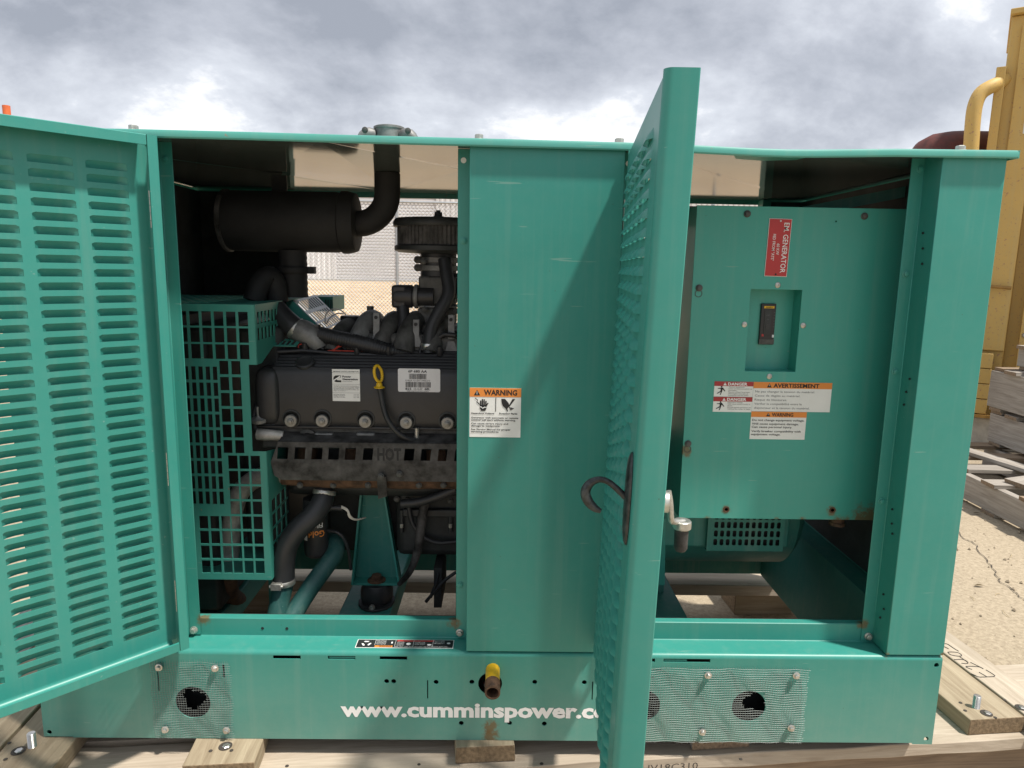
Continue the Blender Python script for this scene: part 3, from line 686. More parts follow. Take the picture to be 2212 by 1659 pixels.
# handle on the outer face and latch on the inner face of the right door
hs = .515; zc = .722
b = MB()
nn = 20
for k in range(6):
    t = k/5; sc = math.cos(t*math.pi/2*.93)
    for i in range(nn):
        a = 2*math.pi*i/nn; b.v.append(MR @ Vector((hs+.020*sc*math.cos(a), -.0015-.0065*math.sin(t*math.pi/2), zc+.062*(sc*.35+.65*(sc > 0)*sc**.3)*math.sin(a))))
for k in range(5):
    for i in range(nn): b.f.append((k*nn+i, k*nn+(i+1) % nn, (k+1)*nn+(i+1) % nn, (k+1)*nn+i))
b.f.append(tuple(5*nn+i for i in range(nn))); b.f.append(tuple(range(nn))[::-1]); b.build('handle_plate', 'handle_steel', dr, smooth=50)
hp = [MR @ Vector((hs, y, z)) for y, z in ((-.004, .722), (-.016, .733), (-.030, .744), (-.042, .7455), (-.053, .739), (-.058, .727), (-.053, .715), (-.044, .7065), (-.036, .7035))]
MB().tube(hp, [.0042, .0042, .0038, .0040, .0055, .0068, .0066, .0052, .0030], 10, smooth=2).build('handle', 'handle_steel', dr, smooth=50)
b = MB(); P = lambda x, y, z: MR @ Vector((x, y, z))
b.cyl(P(hs, .0375, .722), P(hs, .047, .722), .014, n=20); b.build('latch_boss', 'zinc', dr, smooth=40)
b = MB(); b.tube([P(hs, .046, .736), P(hs, .050, .72), P(hs, .052, .70), P(hs-.01, .056, .692), P(hs-.02, .072, .690)], .004, 8, smooth=1); b.build('latch_arm', 'zinc', dr, smooth=50)
MB().lathe(P(hs-.02, .070, .692), (0, 0, -1), [(.0105, 0), (.0118, .0015), (.0118, .010), (.0105, .0115)], 18).build('latch_cap', 'zinc', dr, smooth=40)
MB().lathe(P(hs-.02, .070, .6805), (0, 0, -1), [(.0088, 0), (.0090, .002), (.0088, .026), (.0065, .030)], 16).build('latch_roller', 'shield_grey', dr, smooth=40)

# hardware cloth screwed over the vents
def cloth(x0, x1, z0, z1, tears, name, seed):
    rnd = random.Random(seed); b = MB(); sp = .0052
    def pos(x, z): return (x+.0012*math.sin(z*90+seed)+.0008*math.sin(x*70), -.0042-.0022*math.sin(x*48+seed)*math.sin(z*41+1)-.0008*math.sin(x*130+z*90), z+.0009*math.sin(x*40+seed)+.0004*math.sin(x*95))
    def inside(x, z):
        for (cx, cz, rx, rz) in tears:
            a = math.atan2(z-cz, x-cx); k = 1+.22*math.sin(a*3+seed)+.12*math.sin(a*7)
            if ((x-cx)/rx)**2+((z-cz)/rz)**2 < k*k: return True
        return False
    def run(pts):
        seg = []
        for p in pts+[None]:
            if p is None or inside(*p):
                if len(seg) > 1: b.tube([pos(*q) for q in seg], .00030, 3, cap=False)
                seg = []
            else: seg.append(p)
    x = x0
    while x <= x1+1e-6: e1, e2 = rnd.uniform(0, .004), rnd.uniform(0, .004); m = int((z1-z0)/.0052); run([(x, z0-e1+(z1-z0+e1+e2)*i/m) for i in range(m+1)]); x += sp
    z = z0
    while z <= z1+1e-6: e1, e2 = rnd.uniform(0, .004), rnd.uniform(0, .004); m = int((x1-x0)/.0052); run([(x0-e1+(x1-x0+e1+e2)*i/m, z) for i in range(m+1)]); z += sp
    o = b.build(name, 'mesh_wire', E, weld=False, smooth=60); o['kind'] = 'stuff'; return o
cloth(.240, .405, .006, .182, [(.327, .096, .020, .020)], 'wire_mesh', 1)
cloth(1.193, 1.630, .002, .176, [(1.523, .098, .022, .019)], 'wire_mesh', 4)
for x, z in ((.258, .169), (.375, .168), (.262, .025), (.392, .024), (1.416, .161), (1.605, .162), (1.412, .028), (1.604, .039)): bolt(bolt_sil, (x, -.0055, z), (0, -1, 0), E, 'mesh_screw')

# yellow gas pipe stub
gp = at(1064, 1499, -.075); g0 = Vector((.9575, .06, gp.z+.012)); dv = (gp-g0).normalized()
MB().cyl(g0, gp-dv*.035, .0150, n=20).build('gas_pipe', 'pipe_yellow', E, smooth=40)
b = MB(); b.lathe(gp-dv*.036, dv, [(.0150, 0), (.0160, .002)]+[(.0160-.0010*(i % 2), .003+.002*i) for i in range(14)]+[(.0158, .0335), (.0128, .0340), (.0122, .004)], 22); b.build('pipe_thread', 'rust_brown', E, smooth=40)
MB().tube([(.944, .03, .118), (.943, .0, .128), (.946, -.004, .136), (.951, .02, .143)], .0045, 8, smooth=1).build('cable', 'rubber', E, smooth=50)
MB().tube([(.940, .02, .122), (.946, -.002, .118), (.950, .004, .112), (.951, .03, .110)], .0016, 6, smooth=1).build('cable', 'red_wire', E, smooth=50)

# white address lettering along the base and the stickers
b = MB(); txt(b, 'www.cumminspower.com', frame(.634, .0555, -.0006), 0, 0, .0325, w=.618, bold=.040); b.build('lettering', 'ink_white', E)
def tri(mb, M, x, y, s, dz): flat(mb, [(x-s/2, y), (x+s/2, y), (x, y+s*.87)], M, dz)
# warning sticker on the centre panel
M = frame(.905, .673, 0); lw, lh = .102, .100
lab = card('warning_label', M, lw, lh, 'label_white', E); lab['label'] = 'white and orange warning sticker with hand symbols'
card('header_band', M @ T(0, .082, 0), lw, .018, 'label_orange', lab, th=.0003, z=.0007)
b = MB(); Z = T(0, 0, .0013); txt(b, 'WARNING', M @ Z, .028, .0858, .0105, w=.066, bold=.03); tri(b, M, .0145, .0850, .0125, .0013)
txt(b, 'Hazardous Voltage', M @ Z, .003, .0470, .0032, w=.046, bold=.03); txt(b, 'Rotating Parts', M @ Z, .059, .0470, .0032, w=.036, bold=.03)
for i, (s, w) in enumerate((('Generator with automatic or remote', .094), ('control will start without warning.', .089))): txt(b, s, M @ Z, .003, .0382-i*.0048, .0032, w=w, bold=.025)
for i, (s, w) in enumerate((('Can cause severe injury and', .074), ('damage to equipment.', .058))): txt(b, s, M @ Z, .003, .0262-i*.0048, .0032, w=w, bold=.025)
for i, (s, w) in enumerate((('See Service Manual for proper', .079), ('servicing procedures.', .056))): txt(b, s, M @ Z, .003, .0142-i*.0048, .0032, w=w, bold=.025)
flat(b, rect(.0513, .0525, .0525, .0810), M, .0013)
# raised hand with a bolt, and a hand caught by a blade
for i, (x, h) in enumerate(((.0205, .0745), (.0240, .0775), (.0275, .0770), (.0310, .0740))): flat(b, rect(x, .0640, x+.0026, h), M, .0013)
flat(b, [(.0200, .0650), (.0340, .0650), (.0335, .0585), (.0310, .0535), (.0230, .0535), (.0205, .0590)], M, .0013); flat(b, [(.0340, .064), (.0375, .069), (.0362, .0705), (.0335, .0675)], M, .0013)
flat(b, [(.0110, .0800), (.0165, .0755), (.0150, .0725), (.0185, .0690), (.0205, .0660), (.0185, .0660), (.0135, .0715), (.0150, .0750), (.0105, .0785)], M, .0013)
flat(b, [(.0625, .0785), (.0700, .0785), (.0775, .0700), (.0790, .0640), (.0750, .0585), (.0765, .0530), (.0745, .0530), (.0715, .0590), (.0660, .0640), (.0640, .0690)], M, .0013)
flat(b, [(.0850, .0785), (.0905, .0785), (.0790, .0630), (.0765, .0625)], M, .0013)
for i in range(4): flat(b, [(.078+i*.003, .062-i*.001), (.080+i*.003, .0625-i*.001), (.0835+i*.0025, .0560+i*.0015), (.0815+i*.0025, .0550+i*.0015)], M, .0013)
b.build('lettering', 'ink_black', lab)
b = MB(); flat(b, [(.0175, .0612), (.0225, .0630), (.0260, .0600), (.0300, .0625), (.0365, .0590), (.0300, .0605), (.0262, .0580), (.0220, .0612)], M, .0017); flat(b, rect(.0140, .0868, .0150, .0930), M, .0017); b.build('lettering', 'ink_white', lab)
# black multi-symbol sticker on the ledge
M = Matrix(((1, 0, 0, .664), (0, 1, 0, .0145), (0, 0, 1, ZB+.0002), (0, 0, 0, 1))); lw, lh = .209, .034
lab = card('ledge_label', M, lw, lh, 'label_white', E, th=.0004); lab['label'] = 'long black safety sticker with recycling symbol on the ledge'
b = MB(); flat(b, rect(.0015, .0015, lw-.0015, lh-.0015), M, .0007); b.build('label_field', 'ink_black', lab)
b = MB(); flat(b, rect(.086, lh-.0085, .166, lh-.002), M, .0010); b.build('header_band', 'plate_red', lab)
b = MB(); flat(b, rect(.041, .002, .079, .0085), M, .0010); b.build('header_band', 'label_orange', lab)
b = MB(); txt(b, 'DANGER/POISON', M @ T(0, 0, .0013), .100, lh-.0072, .0045, w=.062, bold=.02); txt(b, 'WARNING', M @ T(0, 0, .0013), .050, .0032, .0042, w=.026, bold=.02); b.build('lettering', 'ink_black', lab)
b = MB(); Z = T(0, 0, .0011)
for k in range(3):
    a0 = math.pi/2+k*2*math.pi/3; c = Vector((.0215, .0165)); r = .0105
    p = [c+Vector((math.cos(a0+o), math.sin(a0+o)))*q for o, q in ((-.50, r), (.40, r), (.75, r*.95), (.55, r*.55), (.0, r*.55), (-.45, r*.55))]; flat(b, [(v.x, v.y) for v in p], M, .0011)
for x in (.040, .083, .122, .164): flat(b, rect(x, .004 if x > .05 else .010, x+.0006, lh-.003), M, .0011)
for i, s in enumerate(('PROTECT', 'YOUR EYES', 'EXPLOSION', 'CAN BLIND')): txt(b, s, M @ Z, .043, .0265-i*.0045, .0026, w=.020)
for i, s in enumerate(('AVOID', 'SPARKS', 'FLAMES', 'SMOKING')): txt(b, s, M @ Z, .087, .0215-i*.0042, .0025, w=.015)
for i, s in enumerate(('SULFURIC ACID', 'CAN CAUSE', 'SEVERE BURNS')): txt(b, s, M @ Z, .125, .0215-i*.0042, .0025, w=.022)
for i, s in enumerate(('FLUSH EYES', 'WITH WATER', 'GET HELP FAST')): txt(b, s, M @ Z, .167, .0265-i*.0045, .0026, w=.022)
txt(b, 'KEEP VENT CAPS TIGHT AND LEVEL. DO NOT REMOVE VENT CAPS', M @ Z, .084, .0035, .0026, w=.112)
b.lathe(M @ Vector((.112, .0155, .0010)), (0, 0, 1), [(.0048, 0), (.0048, .0002)], 16); flat(b, circ(.157, .0125, .005, 12, .003), M, .0012); flat(b, circ(.198, .0190, .004, 10, .0035), M, .0012); flat(b, rect(.0745, .0165, .0775, .0235), M, .0012)
b.build('lettering', 'ink_white', lab)
# dried leaf caught on the ledge lip and slot burrs are left to the paint

# black acoustic lining inside the enclosure
plain('foam_black', (0.045, 0.050, 0.050), 0.9, var=0.3, bmp=0.3)
MB().box((.0035, .07, .26), (.016, D-.01, 1.228)).build('lining', 'foam_black', E)
MB().box((.018, D-.017, .26), (.305, D-.0045, 1.228)).build('lining', 'foam_black', E)
MB().box((L-.016, .07, .26), (L-.0035, D-.01, 1.228)).build('lining', 'foam_black', E)
MB().box((1.779, D-.017, .26), (L-.018, D-.0045, 1.228)).build('lining', 'foam_black', E)
MB().box((.018, .0045, .26), (.292, .016, 1.228)).build('lining', 'foam_black', E)

# ================================================================== RADIATOR AND ITS GUARD
rad = thing('radiator', (.17, .5, .12), 'black radiator core standing behind the teal finger guard', 'radiator')
MB().box((.06, .24, .125), (.20, .84, .885)).build('core', 'dark_block', rad, bevel=.004)
MB().box((.2005, .25, .16), (.285, .83, .86)).build('fan_shroud', 'dark_block', rad, bevel=.01)
MB().box((.05, .23, .8855), (.21, .845, .915)).build('top_tank', 'black_steel', rad, bevel=.008)
GY = .18
gd = thing('radiator_guard', (.34, .3, .12), 'teal perforated finger guard beside the engine', 'guard')
def gx(u, v=800): return at(u, v, GY).x
def gzz(v, u=480): return at(u, v, GY).z
def z6(x, y): return ((650+x*.42195)/1.8228, (1100+y*.42195)/1.8228)
def z8(x, y): return ((700+x*.45214)/1.8228, (1700+y*.45214)/1.8228)
def PX(zx): return gx(z6(zx, 900)[0])
def PZ(zy): return gzz(z6(600, zy)[1])
def PZ8(zy): return gzz(z8(500, zy)[1])
xr_top = PX(858); xr_mid = PX(783); xr_low = gx(z8(757, 500)[0]-4); zt = PZ(232); zs1 = PZ(792); zs2 = PZ8(166); zbm = PZ8(1285)
XL = .045
outer = [(XL, zbm), (xr_low, zbm), (xr_low, zs2), (xr_mid, zs2), (xr_mid, zs1), (xr_top, zs1), (xr_top, zt), (XL, zt)]
holes = []
cw = PX(572)-PX(484); cpit = PX(597)-PX(484); c0 = PX(707)
rows_t = [(PZ(435), PZ(300)), (PZ(588), PZ(453)), (PZ(742), PZ(606))]
for k in range(8):
    x = c0-k*cpit
    for (a, z) in rows_t:
        if x > XL+.01: holes.append(rect(x, a, x+cw, z))
rp = (PZ(760)-PZ(1498))/5
rh = PZ(760)-PZ(885)
nm = 6
for k in range(nm):
    z = PZ(760)-k*rp
    for x in (PX(617), PX(505)): holes.append(rect(x+.001, z-rh, x+cw, z))
cn = PX(445); npit = PX(445)-PX(378); nw = PX(487)-PX(445)
for k in range(12):
    z = PZ(815)-k*rp
    if z-rh < PZ8(665): continue
    for j in range(7): holes.append(rect(cn-j*npit, z-rh, cn-j*npit+nw, z))
zz0 = PZ8(205); rp2 = (PZ8(205)-PZ8(1120))/7
for k in range(8):
    z = zz0-k*rp2; h2 = rp2*.86
    for j in range(3): x = gx(z8(600-j*100, 600)[0]); holes.append(rect(x, z-h2, x+(gx(z8(683, 600)[0])-gx(z8(600, 600)[0])), z))
    if k >= 4:
        for j in range(3, 6): x = gx(z8(610-j*100, 600)[0]); holes.append(rect(x, z-h2, x+cw*.98, z))
sheet('guard_face', [outer]+holes, frame(0, 0, GY), .002, 'teal_guard', gd)
# returns at the right edge of the upper and lower boxes, and the perforated top
def yzframe(X): return Matrix(((0, 0, 1, X), (1, 0, 0, 0), (0, 1, 0, 0), (0, 0, 0, 1)))
ye = atx(608, 655, xr_top).y
hs_ = []
for r0 in (0, 1):
    for k in range(7):
        y0 = GY+.012+k*(ye-GY-.02)/7; z0 = rows_t[r0][0]+.004; hs_.append(rect(y0, z0, y0+(ye-GY-.02)/7*.62, z0+rh*.9))
zs1b = zs1+.03
sheet('guard_side', [[(GY+.0012, zs1), (GY+.03, zs1), (ye, zs1+.055), (ye, zt), (GY+.0012, zt)]]+hs_, yzframe(xr_top), .002, 'teal_guard', gd)
hs_ = []
for k in range(7):
    for r0 in range(6):
        y0 = GY+.02+k*.036; z0 = zbm+.012+r0*.036
        if z0+.034 < zs2-.09-.0*(y0): hs_.append(rect(y0, z0, y0+.029, z0+.031))
sheet('guard_side', [[(GY+.0012, zbm), (GY+.28, zbm), (GY+.28, zs2-.05), (GY+.0012, zs2)]]+hs_, yzframe(xr_low), .002, 'teal_guard', gd)
hs_ = []
for i in range(9):
    for j in range(9): hs_.append(rect(XL+.02+i*cpit, GY+.03+j*.045, XL+.02+i*cpit+cw, GY+.03+j*.045+.036))
hs_ = [h for h in hs_ if h[1][0] < xr_top-.006]
sheet('guard_top', [rect(XL, GY+.0012, xr_top-.0012, .62)]+hs_, Matrix(((1, 0, 0, 0), (0, 1, 0, 0), (0, 0, 1, zt-.001), (0, 0, 0, 1))), .002, 'teal_guard', gd)
MB().box((XL, GY+.0012, zbm-.001), (xr_low-.0012, .5, zbm+.001)).build('guard_bottom', 'teal_guard', gd)
for z in (.13, .6): MB().box((XL, .175, z), (XL+.015, .24, z+.02)).build('bracket', 'teal_guard', gd)
MB().box((XL+.02, .30, .1205), (XL+.05, .34, zbm)).build('leg', 'teal_frame', gd); MB().box((xr_low-.05, .30, .1205), (xr_low-.02, .34, zbm)).build('leg', 'teal_frame', gd)
# sloping slotted plate over the belts, catching the sky
A = [at(633, 650, .44), at(685, 641, .62), at(731, 705, .62), at(699, 714, .44)]
ex = (A[3]-A[0]); lx = ex.length; ex.normalize(); ey = (A[1]-A[0]); ey = (ey-ex*ey.dot(ex)); ly = ey.length; ey.normalize(); ez = ex.cross(ey)
M = Matrix(((ex.x, ey.x, ez.x, A[0].x), (ex.y, ey.y, ez.y, A[0].y), (ex.z, ey.z, ez.z, A[0].z), (0, 0, 0, 1)))
hs_ = []
for (a, c) in ((.06, .36), (.45, .72), (.78, .95)):
    for k in range(9): hs_.append(rect(lx*a, ly*(.05+k*.102), lx*c, ly*(.05+k*.102+.062)))
sheet('belt_guard', [rect(0, 0, lx, ly)]+hs_, M, .002, 'galv_sky', gd)
hs_ = [rect(lx*(.25+k*.15), -.03, lx*(.25+k*.15)+.012, -.008) for k in range(4)]
M2 = M @ Matrix.Rotation(R(-90), 4, 'X')
sheet('belt_guard_side', [[(0, 0), (lx, 0), (lx, .02), (.01, .06)]], M @ Matrix.Rotation(R(-90), 4, 'X'), .002, 'teal_guard', gd)
q = at(705, 650, .66); MB().box((q.x-.05, .655, q.z-.03), (q.x+.02, .80, q.z+.012)).build('fan_guard_box', 'teal_guard', gd)
for k in range(5): MB().box((q.x-.002+k*.0045, .6535, q.z-.026), (q.x+k*.0045, .6548, q.z+.004)).build('slot', 'ink_black', gd)

# ================================================================== MUFFLER AND EXHAUST
mf = thing('muffler', (.43, .45, .93), 'black cylindrical muffler with elbow pipe under the roof', 'muffler')
MB().lathe((.258, .45, 1.114), (1, 0, 0), [(.02, 0), (.062, .004), (.072, .012), (.073, .02), (.075, .03), (.075, .29), (.0735, .297), (.0735, .300)], 36).build('body', 'muffler_black', mf, smooth=40)
MB().lathe((.558, .45, 1.114), (1, 0, 0), [(.0735, .0), (.0775, .004), (.0775, .016), (.0745, .030), (.0720, .038), (.066, .040), (.030, .040)], 36).build('end_cap', 'muffler_black', mf, smooth=40)
MB().lathe((.266, .45, 1.114), (1, 0, 0), [(.0745, 0), (.0775, .002), (.0775, .010), (.0745, .012)], 36).build('seam_ring', 'shield_grey', mf, smooth=40)
pts = [(.585, .45, 1.112), (.594, .45, 1.112)]+[(.598+.076*math.sin(t), .45, 1.188-.076*math.cos(t)) for t in [i*math.pi/2/8 for i in range(9)]]+[(.674, .45, 1.205), (.674, .45, 1.2365)]
MB().tube(pts, .0325, 20).build('elbow_pipe', 'muffler_black', mf, smooth=50)
b = MB(); b.lathe((.680, .45, 1.2565), (0, 0, 1), [(.052, 0), (.052, .004), (.036, .008), (.036, .083), (.038, .085), (.038, .090), (.034, .092), (.033, .06)], 28); b.build('roof_outlet', 'cast_alu', mf, smooth=40)
for s in (-1, 1):
    b = MB(); b.tube([(.680+s*.034, .435, 1.325), (.680+s*.050, .428, 1.328), (.680+s*.062, .428, 1.318), (.680+s*.070, .43, 1.30), (.680+s*.072, .432, 1.26)], [.014, .016, .014, .01, .008], 10, smooth=1); b.build('clamp_lug', 'cast_alu', mf, smooth=50)
    bolt(bolt_dk, (.680+s*.052, .410, 1.332), (0, -1, 0), mf, 'clamp_bolt')
b = MB(); pr = [(.036, 0)]
for i in range(14): pr += [(.0335 if i % 2 else .0352, .004+i*.008)]
b.lathe((.432, .45, .925), (0, 0, 1), pr+[(.036, .118)], 24); b.build('flex_pipe', 'muffler_black', mf, smooth=60)
b = MB(); b.lathe((.432, .45, .985), (0, 0, 1), [(.040, 0), (.042, .003), (.042, .014), (.040, .017)], 24).box((.468, .440, .985), (.487, .460, 1.003)); o = b.build('pipe_clamp', 'muffler_black', mf, smooth=40)
MB().tube([at(548, 650, .36), at(560, 612, .37), at(582, 592, .39), at(597, 615, .40), at(600, 652, .40)], .026, 14, smooth=2).build('crossover_pipe', 'muffler_black', mf, smooth=50)
MB().box((.36, .526, 1.10), (.40, .53, 1.236)).build('hanger', 'black_steel', mf)

# ================================================================== ENGINE
en = thing('engine', (.75, .43, .12), 'black ten cylinder gas engine with yellow dipstick in the open bay', 'engine')
VY = .238
# block, sump, heads
MB().box((.44, .30, .44), (1.28, .62, .79)).build('block', 'dark_block', en, bevel=.02)
MB().prism([(.50, .45, .235), (.50, .60, .235), (.50, .62, .44), (.50, .44, .44)], (.72, 0, 0)).build('sump', 'dark_block', en, bevel=.012)
MB().box((.33, .31, .30), (.4395, .62, .86)).build('front_cover', 'dark_block', en, bevel=.015)
MB().lathe((.30, .45, .52), (1, 0, 0), [(.02, 0), (.10, .004), (.10, .02), (.06, .03)], 28).build('crank_pulley', 'black_steel', en, smooth=40)
MB().box((.70, .36, .26), (1.1, .4395, .46)).build('starter_housing', 'dark_block', en, bevel=.02)
MB().box((.40, .255, .575), (1.05, .34, .632)).build('cylinder_head', 'cast_iron', en, bevel=.006)
MB().box((.40, .246, .626), (1.05, .30, .636)).build('head_gasket_rail', 'cast_alu', en, bevel=.002)
for u in (588, 790, 700): q = at(u, 940, .245); MB().box((q.x-.022, .240, q.z-.010), (q.x+.022, .262, q.z+.006)).build('head_boss', 'cast_alu', en, bevel=.004)
MB().tube([at(556, 938, .235), at(575, 939, .235), at(612, 941, .240)], [.0135, .0135, .011], 14).build('water_stub', 'exhaust_alu', en, smooth=50)
MB().lathe(at(665, 945, .252), (0, -1, 0), [(.021, 0), (.021, .004), (.013, .006), (.012, .002)], 20).build('core_plug', 'cast_iron', en, smooth=40)
# valve cover: ribbed top, pillow-shaped nose, flange
prof = [(.262, .634), (.244, .634), (.241, .640), (VY, .650), (VY, .757), (.241, .764)]
y, z = .244, .768
for i in range(7):
    prof += [(y, z), (y+.0030, z+.0045), (y+.0075, z+.0062), (y+.0100, z+.0030)]; y += .0138; z += .0052
prof += [(y+.01, z+.002), (y+.03, z-.02), (y+.03, .64)]
b = MB(); n = len(prof)
for x in (.437, 1.03): b.v += [Vector((x, p[0], p[1])) for p in prof]
for i in range(n): b.f.append((i, (i+1) % n, n+(i+1) % n, n+i))
b.f.append(tuple(range(n))[::-1]); b.f.append(tuple(range(n, 2*n)))
vc = b.build('valve_cover', 'black_plastic', en, smooth=25)
def pillow(c, r, e, nu=28, nv=16):
    b = MB(); sg = lambda v, p: math.copysign(abs(v)**p, v)
    def fn(u, v):
        a = (u-.5)*2*math.pi; t = (v-.5)*math.pi
        return (c[0]+r[0]*sg(math.cos(t), e)*sg(math.cos(a), e), c[1]+r[1]*sg(math.cos(t), e)*sg(math.sin(a), e), c[2]+r[2]*sg(math.sin(t), e))
    return b.grid(fn, nu, nv)
pillow((.425, .27, .7035), (.030, .044, .068), .5).build('cover_nose', 'black_plastic', vc, smooth=70)
MB().box((.392, .240, .628), (1.03, .30, .6345)).build('cover_flange', 'black_plastic', vc, bevel=.002)
b = MB(); q = at(628, 768, .25); MB().lathe((.508, .262, .778), (0, -.55, .83), [(.022, 0), (.022, .008), (.018, .010), (.010, .007)], 20).build('filler_boss', 'black_plastic', vc, smooth=40)
for u, v in ((630, 908), (697, 908), (790, 910), (878, 912), (967, 913)):
    q = at(u, v, VY)
    MB().lathe((q.x, VY+.002, q.z+.004), (0, -1, 0), [(.022, 0), (.0215, .004), (.0185, .0045), (.0175, .002)], 24).build('bolt_cup', 'black_steel', vc, smooth=40)
    MB().lathe((q.x, VY-.001, q.z), (0, -1, 0), [(.0148, 0), (.0150, .0015), (.0150, .006), (.0135, .008), (.0075, .0085), (.0070, .012), (.0050, .0125), (.0045, .0160), (.002, .0165)], 24).build('bolt', 'washer', vc, smooth=35)
q = at(560, 905, VY); MB().lathe((q.x, VY, q.z-.006), (0, -.2, 1), [(.018, 0), (.018, .008), (.008, .012), (.0045, .016), (.0040, .038)], 16).build('stud', 'cast_alu', vc, smooth=40)
# stickers on the cover
p0 = at(719, 866, VY); p1 = at(777, 798, VY); M = frame(p0.x, p0.z, VY-.0004); lw, lh = p1.x-p0.x, p1.z-p0.z
lab = card('emission_label', M, lw, lh, 'label_white', en); lab['label'] = 'white emissions label with a black letter emblem'
b = MB(); Z = T(0, 0, .0010)
txt(b, 'EMISSIONS CONTROL INFORMATION', M @ Z, lw*.04, lh*.915, lh*.030, w=lw*.92, bold=.01)
txt(b, 'Power', M @ Z, lw*.37, lh*.745, lh*.055, w=lw*.32, bold=.04); txt(b, 'Generation', M @ Z, lw*.37, lh*.665, lh*.055, w=lw*.56, bold=.04); txt(b, 'FRIDLEY MN 55432', M @ Z, lw*.37, lh*.610, lh*.022, w=lw*.36)
# bold open letter C with a slanted bar
cx, cy, rr = lw*.185, lh*.70, lh*.105
pts = [(cx+rr*1.15, cy+rr), (cx-rr*.2, cy+rr)]+[(cx-rr*.2+rr*.95*math.cos(a), cy+rr*math.sin(a)) for a in [math.pi/2+i*math.pi/10 for i in range(1, 10)]]+[(cx-rr*.2, cy-rr), (cx+rr*1.15, cy-rr), (cx+rr*1.15, cy-rr*.45), (cx+rr*.1, cy-rr*.45), (cx-rr*.15, cy-rr*.25), (cx-rr*.15, cy+rr*.25), (cx+rr*.1, cy+rr*.45), (cx+rr*1.15, cy+rr*.45)]
me = curve_mesh([pts], 0); b.mesh(me, M @ Z)
for i, s in enumerate(('THIS ENGINE IS EXCLUDED FROM THE REQUIREMENTS', 'OF 40 CFR PART 1048 AS A STATIONARY ENGINE', 'INSTALLING OR USING THIS ENGINE IN ANY OTHER', 'APPLICATION MAY BE A VIOLATION OF FEDERAL LAW', 'SUBJECT TO CIVIL PENALTY')): txt(b, s, M @ Z, lw*.04, lh*(.465-i*.038), lh*.022, w=lw*(.92 if i < 4 else .45))
for i, (s, t) in enumerate((('ENGINE MODEL', 'WSG-1068'), ('DISPLACEMENT', '415 / 6.8'), ('MAX BRAKE POWER', '150.5 / 3600'))): txt(b, s, M @ Z, lw*.04, lh*(.195-i*.042), lh*.024, w=lw*.42); txt(b, t, M @ Z, lw*.76, lh*(.195-i*.042), lh*.024, w=lw*.20)
for f in (.885, .53, .26): flat(b, rect(0, lh*f, lw, lh*f+.0004), M, .0010)
b.build('lettering', 'ink_black', lab)
b = MB(); flat(b, [(cx-rr*1.1, cy-rr*.35), (cx-rr*.9, cy-rr*.65), (cx+rr*1.05, cy+rr*.75), (cx+rr*.9, cy+rr*1.0)], M, .0014); b.build('lettering', 'ink_white', lab)
p0 = at(860, 846, VY); p1 = at(951, 797, VY); M = frame(p0.x, p0.z, VY-.0004); lw, lh = p1.x-p0.x, p1.z-p0.z
rc = .004; pts = []
for (x, y, a0) in ((lw-rc, lh-rc, 0), (rc, lh-rc, 90), (rc, rc, 180), (lw-rc, rc, 270)): pts += [(x+rc*math.cos(R(a0+i*22.5)), y+rc*math.sin(R(a0+i*22.5))) for i in range(5)]
lab = sheet('barcode_label', [pts], M, .0006, 'label_grey', en); lab['label'] = 'pale rounded barcode label reading 6P 680 AA'
b = MB(); Z = T(0, 0, .0008)
txt(b, '6P 680 AA', M @ Z, lw*.245, lh*.835, lh*.10, w=lw*.44, bold=.02); txt(b, 'E182A 121207 3466213', M @ Z, lw*.18, lh*.46, lh*.065, w=lw*.58); txt(b, '825', M @ Z, lw*.175, lh*.085, lh*.095, w=lw*.14, bold=.02); txt(b, '12-12-07', M @ Z, lw*.375, lh*.085, lh*.095, w=lw*.20); txt(b, '68L', M @ Z, lw*.63, lh*.085, lh*.095, w=lw*.13, bold=.02); txt(b, 'FORD WINDSOR ONTARIO CANADA', M @ Z, lw*.21, lh*.012, lh*.045, w=lw*.52)
for (x0, x1, y0, y1, sd) in ((.265, .67, .55, .78, 3), (.18, .775, .20, .43, 8)):
    rn = random.Random(sd); x = x0
    while x < x1: w = rn.choice((.004, .004, .008, .011)); flat(b, rect(lw*x, lh*y0, lw*min(x1, x+w), lh*y1), M, .0008); x += w+rn.choice((.004, .005, .009))
b.build('lettering', 'ink_black', lab)
# yellow dipstick and its tube
dc = at(817, 810, .222)
b = MB(); nn = 26; lp = [dc+Vector((.0072*math.cos(t)-.003*math.sin(t), .008*math.cos(t), .0185*math.sin(t)+.003)) for t in [2*math.pi*i/nn for i in range(nn+1)]]
b.tube(lp, .0036, 8, cap=False)
b.lathe(dc+Vector((.002, 0, -.030)), (0, 0, 1), [(.012, 0), (.0125, .002), (.008, .004), (.006, .012)], 16); b.build('dipstick', 'yellow_plastic', en, smooth=50)
MB().tube([dc+Vector((.002, 0, -.029)), at(823, 850, .222), at(828, 880, .220), at(838, 910, .215), at(860, 937, .215), at(885, 950, .222), at(905, 954, .230)], .0065, 10, smooth=2).build('dipstick_tube', 'rubber', en, smooth=50)
q = at(900, 945, .232); MB().lathe((q.x, .235, q.z-.008), (0, 0, 1), [(.009, 0), (.009, .003), (.006, .004), (.0065, .010), (.0055, .011), (.0055, .030)], 12).build('tube_bolt', 'zinc', en, smooth=40)
